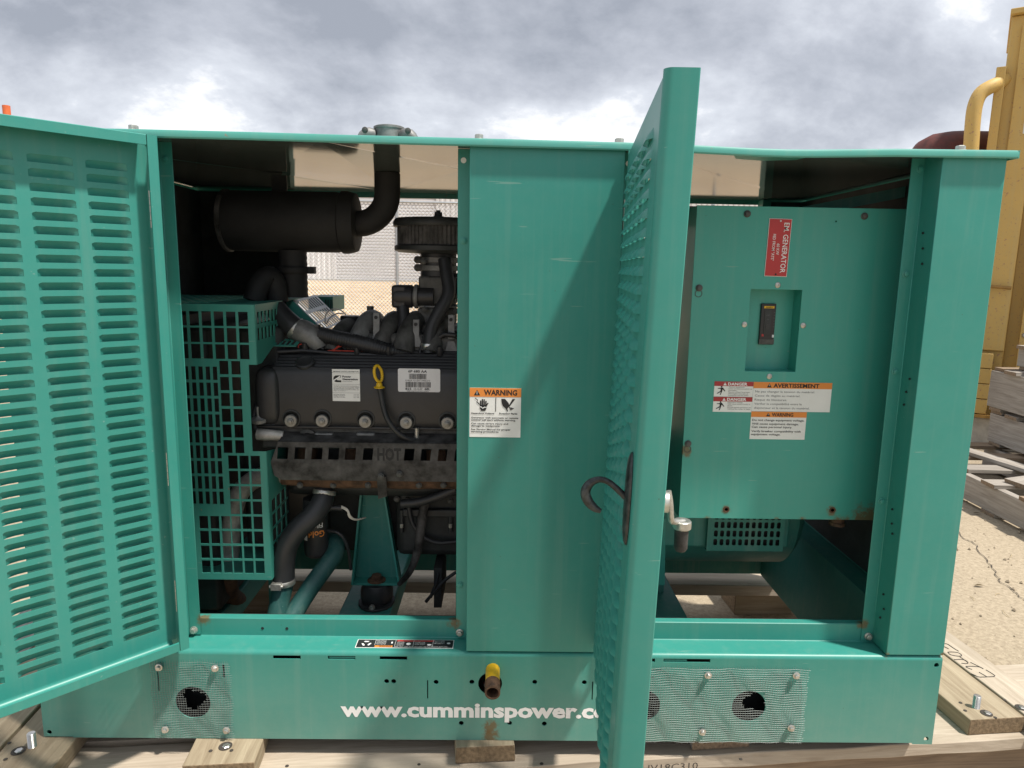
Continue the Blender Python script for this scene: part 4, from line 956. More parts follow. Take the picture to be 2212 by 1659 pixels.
# exhaust manifold under its perforated shield
HY = .205
hx = lambda u: at(u, 980, HY).x
hz_ = lambda v: at(780, v, HY).z
hl = []
wins = ((601, 624), (638, 661), (675, 698), (711, 734), (747, 770), (786, 807), (875, 896), (911, 932), (948, 967), (984, 1005))
for u0, u1 in wins: hl.append([(hx(u0-3), hz_(993.5)), (hx(u1-3), hz_(993.5)), (hx(u1), hz_(967.5)), (hx(u0), hz_(967.5))])
sheet('heat_shield', [[(hx(584), hz_(1001)), (hx(1040), hz_(1001)), (hx(1040), hz_(957)), (hx(602), hz_(957))]]+hl, frame(0, 0, HY), .0018, 'shield_grey', en)
b = MB(); b.add([(hx(584), HY, hz_(1001)), (hx(1040), HY, hz_(1001)), (hx(1040), HY+.006, hz_(1040)), (hx(605), HY+.006, hz_(1040)), (hx(590), HY+.003, hz_(1030))], [(0, 1, 2, 3, 4)]); b.build('heat_shield_skirt', 'shield_grey', en, solid=.0018)
b = MB(); b.add([(hx(602), HY, hz_(957)), (hx(1040), HY, hz_(957)), (hx(1040), HY+.05, hz_(957)+.012), (hx(602), HY+.05, hz_(957)+.012)], [(0, 1, 2, 3)]); b.build('heat_shield_top', 'shield_grey', en, solid=.0018)
b = MB(); wl = hx(868)-hx(816); txt(b, 'HOT', frame(hx(815), hz_(992.5), HY-.0012), 0, 0, hz_(968)-hz_(992.5), w=wl, bold=.045); b.build('dark_letters', 'ink_black', en)  # raised black letters stand in for the shade inside cutouts
b = MB(); pts = [(x, .262+.004*math.sin(x*40), .512) for x in [.445+i*.05 for i in range(13)]]; b.tube(pts, [.026, .031, .033, .033, .033, .033, .033, .033, .033, .033, .033, .033, .033], 16); b.build('exhaust_manifold', 'rust_brown', en, smooth=50)
for u in (660, 755, 850, 940): q = at(u, 985, .26); MB().tube([(q.x, .26, .515), (q.x, .275, .555), (q.x, .30, .59)], .024, 12, smooth=1).build('exhaust_runner', 'rust_brown', en, smooth=50)
q = at(823, 1060, .22); MB().prism([at(814, 1030, .20), at(834, 1030, .20), at(836, 1072, .22), at(817, 1078, .22)], (0, .006, 0)).build('shield_strap', 'shield_grey', en)
bolt(bolt_dk, at(823, 1029, .199), (0, -1, 0), en, 'shield_bolt'); bolt(bolt_dk, at(863, 1024, .203), (0, -1, 0), en, 'shield_bolt')
MB().tube([at(640, 1022, .275), at(590, 1023, .275), at(548, 1034, .28), at(517, 1062, .285), at(503, 1105, .29), at(498, 1160, .295), at(494, 1225, .30)], .0228, 18, smooth=2).build('exhaust_downpipe', 'exhaust_alu', en, smooth=50)
q0 = at(494, 1222, .30); MB().tube([q0, at(493, 1240, .30), at(492, 1268, .31), at(500, 1290, .40), at(520, 1296, .52)], .0238, 16, smooth=1).build('exhaust_tailpiece', 'rust_brown', en, smooth=50)
# lower coolant hose with clamps, steel pipes below
MB().tube([at(700, 1062, .27), at(697, 1085, .25), at(676, 1115, .23), at(643, 1142, .22), at(620, 1176, .215), at(613, 1215, .215), at(613, 1258, .215)], .0255, 18, smooth=2).build('coolant_hose', 'rubber', en, smooth=50)
q = at(613, 1256, .215); b = MB(); b.lathe((q.x, q.y, q.z-.006), (0, 0, 1), [(.0268, 0), (.0275, .001), (.0275, .012), (.0268, .013)], 26); b.build('hose_clamp', 'zinc', en, smooth=40)
MB().box((q.x-.020, q.y-.036, q.z-.007), (q.x+.004, q.y-.024, q.z+.009)).cyl((q.x-.024, q.y-.031, q.z+.001), (q.x+.008, q.y-.031, q.z+.001), .0045, n=8).build('clamp_screw', 'zinc', en, bevel=.001)
q = at(700, 1068, .265); MB().lathe(q, (.12, .3, 1), [(.0268, 0), (.0275, .001), (.0275, .010), (.0268, .011)], 26).build('hose_clamp', 'zinc', en, smooth=40)
MB().tube([at(613, 1262, .215), at(606, 1290, .21), at(596, 1340, .19), at(588, 1385, .17)], .0235, 16, smooth=1).build('coolant_pipe', 'teal_dark', en, smooth=50)
MB().tube([at(706, 1166, .36), at(722, 1168, .33), at(727, 1192, .30), at(705, 1222, .27), at(668, 1272, .24), at(632, 1330, .20), at(612, 1370, .17)], .0225, 16, smooth=2).build('coolant_pipe', 'teal_dark', en, smooth=50)
# oil filter, hung upside down
fc = at(682, 1130, .30); fr = .0300; zt_, zb_ = at(682, 1075, .30).z, at(682, 1200, .30).z
MB().lathe((fc.x, .30, zb_), (0, 0, 1), [(.008, 0), (.022, .001), (.028, .006), (fr, .014), (fr, zt_-zb_-.01), (fr*.95, zt_-zb_)], 28).build('oil_filter', 'black_plastic', en, smooth=40)
def wrap(s, z0, h, w, mat, a0, flip=True):
    t = MB(); txt(t, s, Matrix.Identity(4), 0, 0, h, w=w, bold=.02)
    for v in t.v:
        x, y = (w-v.x, h-v.y) if flip else (v.x, v.y); a = a0+x/fr; v.x, v.y, v.z = fc.x+(fr+.0006)*math.sin(a), .30-(fr+.0006)*math.cos(a), z0+y
    return t.build('filter_print', mat, en)
zf = at(682, 1150, .30).z
wrap('Gold', zf-.002, .016, .040, 'label_orange', -.35); wrap('Filter', zf+.022, .011, .034, 'ink_white', -.30)
b = MB(); b.grid(lambda u, v: (fc.x+(fr+.0004)*math.sin(-1.25+u*.75), .30-(fr+.0004)*math.cos(-1.25+u*.75), zf-.012+v*.022), 6, 1); b.build('filter_sticker', 'label_white', en)
# sender with a loop of cable
q = at(705, 1095, .27); MB().lathe(q+Vector((-.02, 0, 0)), (1, 0, -.05), [(.012, 0), (.012, .012), (.009, .014), (.010, .030), (.007, .036), (.007, .06)], 12).build('sender', 'black_plastic', en, smooth=40)
for k in range(3): MB().tube([at(738, 1093+k*2, .26), at(752, 1100+k*2, .25), at(756-k*2, 1115+k, .25), at(768, 1123+k, .26), at(790, 1118, .30)], .0016, 6, smooth=2).build('cable', 'white_wire', en, smooth=50)
# engine mount: folded bracket, rubber block, bolts
MY = .37
tl, tr, bl_, br = at(783, 1060, .42), at(836, 1060, .42), at(758, 1266, MY), at(864, 1266, MY)
b = MB(); zf0 = .176
pl = [Vector((bl_.x+.004, .41, zf0)), Vector((br.x-.004, .41, zf0)), Vector((tr.x, .41, tr.z)), Vector((tl.x, .41, tl.z))]
b.prism(pl, (0, .004, 0)); b.build('mount_bracket', 'teal_frame', en)
for (p_, q_, s) in ((Vector((bl_.x, MY, zf0)), Vector((tl.x, .385, tl.z)), 1), (Vector((br.x, MY, zf0)), Vector((tr.x, .385, tr.z)), -1)):
    b = MB(); w = Vector((s*.005, 0, 0)); b.add([p_, q_, Vector((q_.x, .4095, q_.z)), Vector((p_.x, .4095, p_.z)), p_+w, q_+w, Vector((q_.x, .4095, q_.z))+w, Vector((p_.x, .4095, p_.z))+w], [(0, 1, 2, 3), (7, 6, 5, 4), (0, 4, 5, 1), (1, 5, 6, 2), (2, 6, 7, 3), (3, 7, 4, 0)]); b.build('mount_web', 'teal', en)
MB().box((bl_.x+.0055, MY, zf0-.001), (br.x-.0055, .4095, zf0+.005)).build('mount_foot', 'teal', en, bevel=.001)
mc = Vector(((bl_.x+br.x)/2, .39, 0))
MB().lathe((mc.x, .388, zf0+.005), (0, 0, 1), [(.024, 0), (.024, .003), (.021, .005)], 20).lathe((mc.x, .388, zf0+.010), (0, 0, 1), [(.014, 0), (.014, .010), (.012, .012)], 6).build('mount_nut', 'rust_brown', en, smooth=35)
MB().prism([(mc.x+.048*math.cos(a)*(1 if abs(math.cos(a)) > .3 else 1), .385+.058*math.sin(a), .120) for a in [i*math.pi/8 for i in range(16)]], (0, 0, .007)).build('rubber_mount_base', 'black_steel', en, bevel=.002)
MB().lathe((mc.x, .39, .127), (0, 0, 1), [(.040, 0), (.043, .01), (.043, .03), (.036, .0485)], 24).build('rubber_mount', 'rubber', en, smooth=50)
bolt(bolt_big, (mc.x-.004, .338, .1268), (0, 0, 1), en, 'mount_bolt')
# strap, cables and bolts on the block side
MB().tube([at(930, 1062, .33), at(916, 1090, .33), at(909, 1140, .33), at(902, 1195, .33), at(885, 1238, .335), at(862, 1262, .36)], [.012, .0115, .012, .011, .009, .006], 10, smooth=2).build('braided_strap', 'shield_grey', en, smooth=50)
for pts in (((985, 1236), (958, 1255), (935, 1282), (920, 1300)), ((948, 1236), (942, 1262), (930, 1290))): MB().tube([at(u, v, .34) for u, v in pts], .0045, 8, smooth=1).build('cable', 'rubber', en, smooth=50)
for u, v in ((857, 1078), (973, 1082), (880, 1108), (973, 1108), (868, 1120)): bolt(bolt_dk, at(u, v, .359), (0, -1, 0), en, 'block_bolt')
for u in (868, 973): q = at(u, 1125, .355); MB().cyl((q.x, .355, q.z-.03), (q.x, .355, q.z+.03), .0065, n=10).build('stud', 'black_steel', en, smooth=40); q = at(u, 1134, .352); MB().cyl((q.x, .350, q.z-.006), (q.x, .350, q.z+.004), .005, n=8).build('stud_tip', 'zinc', en)
MB().box((.72, .345, .375), (1.09, .3595, .395)).build('sump_rail', 'black_steel', en, bevel=.003)
MB().tube([at(985, 1056, .27), at(940, 1075, .275), at(900, 1086, .285), at(868, 1088, .29)], .011, 10, smooth=1).build('oil_line', 'rubber', en, smooth=50)
MB().box((.86, .30, .13), (.885, .50, .24)).build('starter_leg', 'dark_block', en); MB().box((.80, .34, .13), (.82, .50, .24)).build('starter_leg', 'dark_block', en)
# intake: plenum, runners, tabs
MB().box((.58, .34, .79), (1.08, .52, .845)).build('intake_valley', 'cast_iron', en, bevel=.012)
for u, v, rr in ((752, 706, .020), (800, 694, .026), (850, 694, .023), (897, 696, .026), (955, 700, .024)):
    q = at(u, v, .42); MB().tube([(q.x-.020, .335, .80), (q.x-.014, .35, .835), (q.x, .395, q.z+.004), (q.x+.006, .45, q.z+.003), (q.x+.01, .53, .835)], [rr*1.1, rr, rr*1.02, rr, rr*.9], 14, smooth=2).build('intake_runner', 'cast_alu' if u == 800 else 'cast_iron', en, smooth=50)
for (u0, v0, u1, v1, y, dp, mt) in ((770, 705, 800, 760, .36, .10, 'cast_iron'), (826, 700, 862, 765, .37, .08, 'cast_iron'), (905, 702, 985, 765, .38, .10, 'cast_iron'), (716, 712, 742, 750, .37, .05, 'cast_alu'), (735, 690, 760, 730, .40, .05, 'cast_iron'), (880, 688, 905, 720, .40, .05, 'cast_alu')):
    a_ = at(u0, v1, y); c_ = at(u1, v0, y); MB().prism([(a_.x, y, a_.z), (c_.x, y, a_.z), (c_.x-.004, y+.004, c_.z-.01), (c_.x-.014, y+.006, c_.z), (a_.x+.012, y+.006, c_.z), (a_.x+.003, y+.004, c_.z-.012)], (0, dp, 0)).build('intake_casting', mt, en, bevel=.004)
for u, v0, v1 in ((812, 675, 752), (898, 690, 750), (974, 680, 762)):
    a = at(u-7, v1, .335); c = at(u+8, v0, .345); b = MB(); b.prism([(a.x-.008, .335, a.z), (c.x+.010, .335, a.z), (c.x, .340, a.z+.03), (c.x, .345, c.z), (a.x, .345, c.z), (a.x, .340, a.z+.03)], (0, .012, 0)); b.build('lifting_tab', 'cast_alu', en, bevel=.0015)
    MB().cyl((c.x-.009, .3445, c.z-.012), (c.x-.009, .342, c.z-.012), .0042, n=12).build('tab_hole', 'ink_black', en)
q = at(758, 686, .44); MB().lathe((q.x, .44, q.z-.012), (0, 0, 1), [(.022, 0), (.024, .002), (.027, .006), (.027, .014), (.024, .017)], 22).build('oil_cap', 'black_plastic', en, smooth=40)
q = at(800, 668, .44); MB().cyl((q.x, .44, q.z-.03), (q.x, .44, q.z+.008), .009, n=10).build('intake_plug', 'cast_iron', en, smooth=40)
# thermostat housing and hoses
q0 = at(588, 750, .30); q1 = at(650, 741, .33)
sheet('slotted_bracket', [rect(0, 0, q1.x-q0.x, .05)]+[rect(.008+k*.012, .008, .0155+k*.012, .042) for k in range(4)], Matrix.Translation((q0.x, .29, q0.z+.004)) @ Matrix.Rotation(R(14), 4, 'X'), .0016, 'teal_guard', en)
MB().tube([at(640, 712, .34), at(660, 717, .335), at(682, 735, .33), at(690, 752, .33)], [.027, .030, .024, .020], 16, smooth=2).build('thermostat_housing', 'cast_alu', en, smooth=50)
q = at(681, 712, .34); MB().cyl((q.x, .34, q.z-.03), (q.x, .34, q.z+.012), .013, n=14).build('thermostat_neck', 'cast_iron', en, smooth=40)
MB().tube([at(596, 668, .36), at(615, 690, .35), at(634, 706, .34), at(645, 714, .34)], .0265, 16, smooth=2).build('radiator_hose', 'rubber', en, smooth=50)
a = at(636, 707, .34); c = at(642, 712, .34); MB().lathe(a, c-a, [(.0275, 0), (.0285, .001), (.0285, .011), (.0275, .012)], 24).build('hose_clamp', 'zinc', en, smooth=40)
b = MB(); pa = [at(u, v, y) for u, v, y in ((692, 722, .33), (725, 730, .325), (765, 738, .32), (805, 748, .32), (845, 758, .325), (888, 764, .335), (930, 765, .345))]
fine = []
for i in range(len(pa)-1):
    for k in range(22): fine.append(pa[i].lerp(pa[i+1], k/22))
b.tube(fine, [(.0185 if i < 75 else max(.0075, .0185-(i-75)*.00025))*(1+.05*(1 if i % 3 == 0 else -.2)) for i in range(len(fine))], 12); b.build('corrugated_hose', 'rubber', en, smooth=70)
for pts in (((706, 758), (722, 756), (729, 748), (741, 744)), ((722, 756), (735, 747), (755, 748), (783, 758)), ((706, 758), (740, 757.5), (772, 759)), ((645, 752), (644, 745), (652, 743))): MB().tube([at(u, v, .315) for u, v in pts], .0014, 6, smooth=2).build('wire', 'red_wire', en, smooth=50)
for pts in (((703, 700), (702, 680), (715, 667), (735, 668), (748, 680)), ((705, 700), (712, 686), (728, 676), (742, 678))): MB().tube([at(u, v, .40) for u, v in pts], .0018, 6, smooth=2).build('wire', 'galv_sky', en, smooth=50)
# air cleaner, mixer, governor
ax, ay = .802, .45
MB().lathe((ax, ay, 1.106), (0, 0, 1), [(.112, 0), (.1135, .003), (.1135, .012), (.108, .020), (.03, .024), (.02, .022)], 48).build('air_cleaner_lid', 'black_steel', en, smooth=40)
b = MB(); nn = 120; o = 0
for zc_ in (1.060, 1.106):
    for i in range(nn): rr = .1035 if i % 2 else .1005; b.v.append(Vector((ax+rr*math.cos(2*math.pi*i/nn), ay+rr*math.sin(2*math.pi*i/nn), zc_)))
for i in range(nn): b.f.append((i, (i+1) % nn, nn+(i+1) % nn, nn+i))
b.build('air_filter', 'shield_grey', en)
MB().lathe((ax, ay, 1.040), (0, 0, 1), [(.05, 0), (.100, .003), (.1105, .008), (.1105, .018), (.106, .021)], 48).build('air_cleaner_pan', 'black_steel', en, smooth=40)
MB().lathe((ax, ay, 1.128), (0, 0, 1), [(.014, 0), (.014, .006), (.010, .007), (.010, .016), (.006, .017), (.006, .021)], 10).build('wing_nut', 'black_steel', en, smooth=35)
MB().lathe((ax, ay, .985), (0, 0, 1), [(.046, 0), (.046, .055)], 24).build('inlet_neck', 'rubber', en, smooth=40)
for z in (1.018, .998):
    MB().lathe((ax, ay, z), (0, 0, 1), [(.0475, 0), (.049, .001), (.049, .013), (.0475, .014)], 24).build('band_clamp', 'cast_alu', en, smooth=40); MB().lathe((ax-.043, ay-.022, z+.007), (-1, -.3, 0), [(.009, 0), (.009, .012), (.005, .016)], 8).build('clamp_screw', 'cast_iron', en, smooth=40)
MB().box((ax-.046, ay-.045, .912), (ax+.046, ay+.05, .985)).build('mixer_body', 'cast_iron', en, bevel=.006)
MB().box((ax-.050, ay-.048, .906), (ax+.050, ay+.052, .9115)).build('mixer_plate', 'cast_alu', en, bevel=.002)
MB().box((ax-.048, ay-.046, .862), (ax+.045, ay+.05, .9055)).build('throttle_body', 'cast_iron', en, bevel=.005)
MB().box((ax-.060, ay-.06, .846), (ax+.12, ay+.06, .862)).build('adapter_plate', 'cast_alu', en, bevel=.004)
q = at(870, 640, .41); MB().lathe((q.x-.022, .41, q.z), (1, 0, 0), [(.018, 0), (.027, .003), (.029, .010), (.029, .046), (.026, .048), (.026, .055), (.023, .056), (.023, .10)], 24).build('governor_actuator', 'black_plastic', en, smooth=40)
MB().box((q.x-.025, .385, q.z-.028), (q.x+.012, .435, q.z+.028)).build('governor_head', 'black_plastic', en, bevel=.006)
MB().lathe((q.x+.030, .41, q.z), (1, 0, 0), [(.0295, 0), (.0302, .001), (.0302, .008), (.0295, .009)], 24).build('governor_band', 'cast_alu', en, smooth=40)
b = MB(); txt(b, 'GAC', frame(q.x-.010, q.z-.018, .3845) @ Matrix.Rotation(R(90), 4, 'Z'), 0, -.005, .006, w=.02); txt(b, '1752', frame(q.x-.010, q.z-.018, .3845) @ Matrix.Rotation(R(90), 4, 'Z'), 0, .004, .006, w=.02); b.build('governor_marks', 'rust_brown', en)
MB().tube([at(870, 662, .40), at(873, 700, .385), at(868, 740, .36), at(872, 765, .34)], [.016, .015, .017, .013], 12, smooth=1).build('governor_cable', 'rubber', en, smooth=50)
MB().tube([at(960, 560, .40), at(966, 600, .385), at(972, 635, .37), at(950, 672, .355), at(932, 705, .345), at(927, 745, .335), at(927, 764, .33)], .0165, 14, smooth=2).build('breather_hose', 'rubber', en, smooth=50)
q = at(926, 748, .335); MB().lathe((q.x, .335, q.z-.005), (0, 0, 1), [(.0180, 0), (.0188, .001), (.0188, .012), (.0180, .013)], 22).build('hose_clamp', 'bright_steel', en, smooth=40)
MB().box((q.x-.028, .315, q.z-.045), (q.x+.034, .36, q.z-.018)).build('breather_box', 'black_plastic', en, bevel=.004)
MB().lathe(at(985, 590, .45), (0, 0, -1), [(.016, 0), (.020, .01), (.020, .05), (.014, .06)], 12).build('solenoid', 'black_plastic', en, smooth=40)
# looms, plug leads and small fasteners
def corr(pts, r, nm, mat='rubber', y=None):
    P_ = [at(*p) for p in pts]; f = []
    for i in range(len(P_)-1):
        for k in range(12): f.append(P_[i].lerp(P_[i+1], k/12))
    f.append(P_[-1]); return MB().tube(f, [r*(1.06 if i % 2 else .92) for i in range(len(f))], 8).build(nm, mat, en, smooth=70)
corr(((600, 760, .30), (655, 757, .31), (720, 763, .315), (790, 766, .315), (870, 770, .32), (985, 772, .33)), .0055, 'wiring_loom')
corr(((745, 756, .32), (752, 735, .335), (770, 718, .35), (800, 716, .35)), .0045, 'wiring_loom')
corr(((905, 768, .325), (915, 735, .34), (905, 712, .36), (880, 700, .38)), .0045, 'wiring_loom')
corr(((985, 725, .33), (960, 722, .335), (940, 735, .34)), .006, 'wiring_loom')
for u, v in ((660, 750), (840, 758), (950, 757), (772, 757)): q = at(u, v, .318); MB().lathe((q.x, q.y, q.z-.012), (0, -.3, 1), [(.008, 0), (.009, .004), (.007, .016), (.005, .024)], 10).build('plug_boot', 'black_plastic', en, smooth=40)
for u, v, y in ((782, 700, .372), (818, 722, .365), (848, 712, .372), (925, 712, .378), (968, 712, .378), (722, 722, .368), (915, 565, .40), (975, 565, .40), (920, 640, .404), (985, 640, .404), (918, 668, .39), (985, 672, .39)): bolt(bolt_dk, at(u, v, y), (0, -1, 0), en, 'cover_screw')
for u in (610, 668, 742, 836, 925, 978): bolt(bolt_dk, at(u, 949, .254), (0, -1, 0), en, 'head_bolt')
for u in (648, 720, 795, 905, 958): bolt(bolt_dk, at(u, 1048, .232), (0, -1, 0), en, 'manifold_stud')
MB().tube([at(556, 870, .26), at(548, 900, .25), at(552, 932, .24), at(575, 938, .24)], .007, 10, smooth=2).build('heater_hose', 'rubber', en, smooth=50)
MB().tube([at(705, 1145, .30), at(735, 1150, .29), at(752, 1180, .30), at(758, 1230, .33)], .0042, 8, smooth=2).build('cable', 'rubber', en, smooth=50)
MB().tube([at(880, 1075, .34), at(890, 1140, .335), at(935, 1175, .335), at(985, 1170, .34)], .006, 8, smooth=2).build('cable', 'rubber', en, smooth=50)
MB().box((.90, .335, .29), (.96, .3598, .34)).build('solenoid_cap', 'black_plastic', en, bevel=.006)
# far bank valve cover, seen across the valley
MB().box((.45, .56, .64), (1.03, .64, .82)).build('valve_cover', 'black_plastic', en, bevel=.02)

# ================================================================== CONTROL BOX
cb = thing('control_box', (1.60, .15, .455), 'teal control box with red plate, breaker window and warning stickers', 'control box')
CX0, CX1, CZ0, CZ1, CY = 1.376, 1.838, .453, 1.146, .15
sheet('front_cover', [rect(CX0, CZ0, CX1, CZ1), rect(1.503, .793, 1.615, .972), circ(1.4835, .4745, .004, 12), circ(1.727, .476, .004, 12), circ(1.675, 1.118, .0018, 8)], frame(0, 0, CY+.001), .002, 'teal_box_lit', cb, bevel=.0006)
MB().box((CX0+.001, CY+.0022, CZ0+.001), (CX0+.004, .46, CZ1-.001)).build('side_wall', 'teal_box_lit', cb); MB().box((CX1-.004, CY+.0022, CZ0+.001), (CX1-.001, .46, CZ1-.001)).build('side_wall', 'teal_box_lit', cb)
MB().box((CX0+.0042, CY+.0022, CZ1-.004), (CX1-.0042, .46, CZ1-.001)).build('top_wall', 'teal_box_lit', cb); MB().box((CX0+.0042, CY+.0022, CZ0+.001), (CX1-.0042, .46, CZ0+.004)).build('bottom_wall', 'teal_box_lit', cb)
MB().box((CX0+.0042, .457, CZ0+.0042), (CX1-.0042, .46, CZ1-.0042)).build('back_wall', 'teal_box_lit', cb)
ry = CY+.042
MB().box((1.500, ry, .790), (1.618, ry+.002, .975)).build('recess_back', 'teal_box_lit', cb)
MB().box((1.500, CY+.0022, .790), (1.503, ry-.0002, .975)).build('recess_wall', 'teal_box_lit', cb); MB().box((1.615, CY+.0022, .790), (1.618, ry-.0002, .975)).build('recess_wall', 'teal_box_lit', cb)
MB().box((1.5032, CY+.0022, .790), (1.6148, ry-.0002, .793)).build('recess_wall', 'teal_box_lit', cb); MB().box((1.5032, CY+.0022, .972), (1.6148, ry-.0002, .975)).build('recess_wall', 'teal_box_lit', cb)
p0 = at(1638, 744, ry-.004); p1 = at(1677, 656, ry-.004)
bk = MB().box((p0.x, ry-.006, p0.z), (p1.x, ry+.0, p1.z)).build('breaker', 'breaker_black', cb, bevel=.0015); w = p1.x-p0.x; h = p1.z-p0.z
M = frame(p0.x, p0.z, ry-.0062); F_ = lambda nm, x0, y0, x1, y1, mt, z=.0: MB().mbox(M, (w*x0, h*y0, z), (w*x1, h*y1, z+.0008)).build(nm, mt, bk)
F_('nameplate', .18, .885, .86, .94, 'pipe_yellow'); F_('escutcheon', .25, .25, .72, .84, 'black_steel'); F_('test_button', .14, .20, .28, .26, 'label_red'); F_('rating_tab', .85, .18, .97, .245, 'label_grey'); F_('load_lug', .0, .01, 1.0, .13, 'cast_iron')
F_('handle', .36, .38, .60, .50, 'black_plastic', .0008)
b = MB(); txt(b, 'SQUARE D', M @ T(0, 0, .0011), w*.30, h*.895, h*.033, w=w*.44, bold=.01); b.build('lettering', 'ink_black', bk)
b = MB(); txt(b, 'OFF', M @ T(0, 0, .0012), w*.36, h*.70, h*.03, w=w*.2); txt(b, 'ON', M @ T(0, 0, .0012), w*.40, h*.60, h*.03, w=w*.15)
for k in range(6): txt(b, '240V', M @ T(0, 0, .0012), w*.84, h*(.78-k*.07), h*.022, w=w*.11)
b.build('lettering', 'ink_grey', bk)
bolt_r = MB().lathe((0, 0, 0), (0, 0, 1), [(.0062, 0), (.0062, .0008), (.0045, .002), (.0020, .0022), (.0016, .0012)], 18).data('rivet', 40); bolt_r.materials.append(MATS['zinc'])
for u, v in ((1680, 616), (1608, 701), (1735, 703), (1662, 813)): inst('rivet', bolt_r, cb, facing(at(u, v, CY), (0, -1, 0)))
for u, v in ((1614, 462), (1867, 467), (1510, 622), (1486, 958)): bolt(bolt_dk, at(u, v, CY), (0, -1, 0), cb, 'cover_bolt')
for u, v in ((1509, 634), (1485, 970)):
    q = at(u, v, CY); b = MB(); b.tube([(q.x+.0075*math.cos(t), CY-.0006, q.z+.0075*math.sin(t)) for t in [i*2*math.pi/18 for i in range(19)]], .0007, 6, cap=False); b.build('keyhole_rim', 'cast_iron', cb, smooth=50)
for x, z in ((1.4835, .4745), (1.727, .476)):
    b = MB(); b.lathe((x, CY+.0002, z), (0, -1, 0), [(.0075, 0), (.0072, .0012), (.0040, .0012), (.0038, 0)], 16); b.build('grommet', 'rust_brown', cb, smooth=40)
# red engraved plate, read from top to bottom
p0 = at(1661, 472, CY); p1 = at(1701, 598, CY); pw_, ph_ = .0485, .1215
Mp = Matrix.Translation((1.5545, CY-.0003, 1.0605)) @ Matrix(((1, 0, 0, 0), (0, 0, -1, 0), (0, 1, 0, 0), (0, 0, 0, 1))) @ Matrix.Rotation(R(-1.0), 4, 'Z')
pt = MB().mbox(Mp, (-pw_/2, -ph_/2, 0), (pw_/2, ph_/2, .0016)).build('red_plate', 'label_white', cb); pt['label'] = 'red engraved plate reading EM. GENERATOR 60 KW'
MB().mbox(Mp, (-pw_/2+.0009, -ph_/2+.0009, .0017), (pw_/2-.0009, ph_/2-.0009, .0021)).build('plate_face', 'plate_red', pt)
Mt = Mp @ Matrix.Rotation(R(-90), 4, 'Z') @ T(0, 0, .0023)      # local x now runs down the plate
b = MB(); txt(b, 'EM. GENERATOR', Mt, -.0525, .0085, .0110, w=.105, bold=.006); txt(b, '60 KW', Mt, .003, -.0035, .0062, w=.0235, align='c', bold=.004); txt(b, 'FED FROM "ATS"', Mt, -.0005, -.0135, .0062, w=.0555, align='c', bold=.004); b.build('lettering', 'ink_white', pt)
for s in (1, -1): MB().lathe(Mp @ Vector((0, s*.056, .0021)), (0, -1, 0), [(.0022, 0), (.0018, .0008)], 10).build('plate_screw', 'zinc' if s > 0 else 'ink_black', pt)
# stickers
def sticker(x0, z0, x1, z1, name, band, bandmat, head, headmat, hx0, hw, label):
    M = frame(x0, z0, CY-.0002); w, h = x1-x0, z1-z0
    lb = card(name, M, w, h, 'label_white', cb); lb['label'] = label
    MB().mbox(M, (0, h-band, .0007), (w, h, .0010)).build('header_band', bandmat, lb)
    b = MB(); txt(b, head, M @ T(0, 0, .0013), hx0, h-band*.83, band*.62, w=hw, bold=.03); tri(b, M, hx0-band*.65, h-band*.85, band*.75, .0013); b.build('lettering', headmat, lb)
    b = MB(); flat(b, rect(hx0-band*.68, h-band*.62, hx0-band*.62, h-band*.36), M, .0016); b.build('lettering', 'ink_white' if headmat == 'ink_black' else bandmat, lb)
    return M, lb
M, lb = sticker(1.5245, .7035, 1.6990, .7695, 'advertisement_label', .0140, 'label_orange', 'AVERTISSEMENT', 'ink_black', .0440, .102, 'large orange and white sticker headed AVERTISSEMENT')
b = MB()
for i, (s, w) in enumerate((('Ne pas changer la tension du matériel.', .133), ('Cause de dégâts au matériel.', .101), ('Risque de blessures.', .072), ('Vérifier la compatibilité entre le', .106), ('disjoncteur et la tension du matériel.', .124))): txt(b, s, M @ T(0, 0, .0010), .0045, .0425-i*.0092, .0046, w=w)
b.build('lettering', 'ink_grey', lb)
M, lb = sticker(1.5240, .6400, 1.6480, .7030, 'warning_label', .0125, 'label_orange', 'WARNING', 'ink_black', .0460, .048, 'smaller orange and white sticker about equipment voltage')
b = MB()
for s, w, y in (('Do not change equipment voltage.', .117, .0415), ('Will cause equipment damage.', .105, .0330), ('Can cause personal injury.', .091, .0258), ('Verify breaker compatibility with', .111, .0162), ('equipment voltage.', .066, .0090)): txt(b, s, M @ T(0, 0, .0010), .0030, y, .0046, w=w, bold=.012)
b.build('lettering', 'ink_black', lb)
def figure(b, M, ox, oy, s):
    flat(b, circ(ox+.55*s, oy+.95*s, .09*s, 10), M, .0011); flat(b, [(ox+.15*s, oy+.80*s), (ox+.70*s, oy+.86*s), (ox+.98*s, oy+.50*s), (ox+.90*s, oy+.45*s), (ox+.64*s, oy+.72*s), (ox+.15*s, oy+.74*s)], M, .0011)
    flat(b, [(ox+.48*s, oy+.82*s), (ox+.70*s, oy+.82*s), (ox+.62*s, oy+.42*s), (ox+.45*s, oy+.45*s)], M, .0011); flat(b, [(ox+.45*s, oy+.48*s), (ox+.60*s, oy+.44*s), (ox+.10*s, oy+.18*s), (ox+.08*s, oy+.26*s)], M, .0011); flat(b, [(ox+.50*s, oy+.46*s), (ox+.63*s, oy+.46*s), (ox+.50*s, oy+.08*s), (ox+.40*s, oy+.06*s), (ox+.48*s, oy+.30*s)], M, .0011)
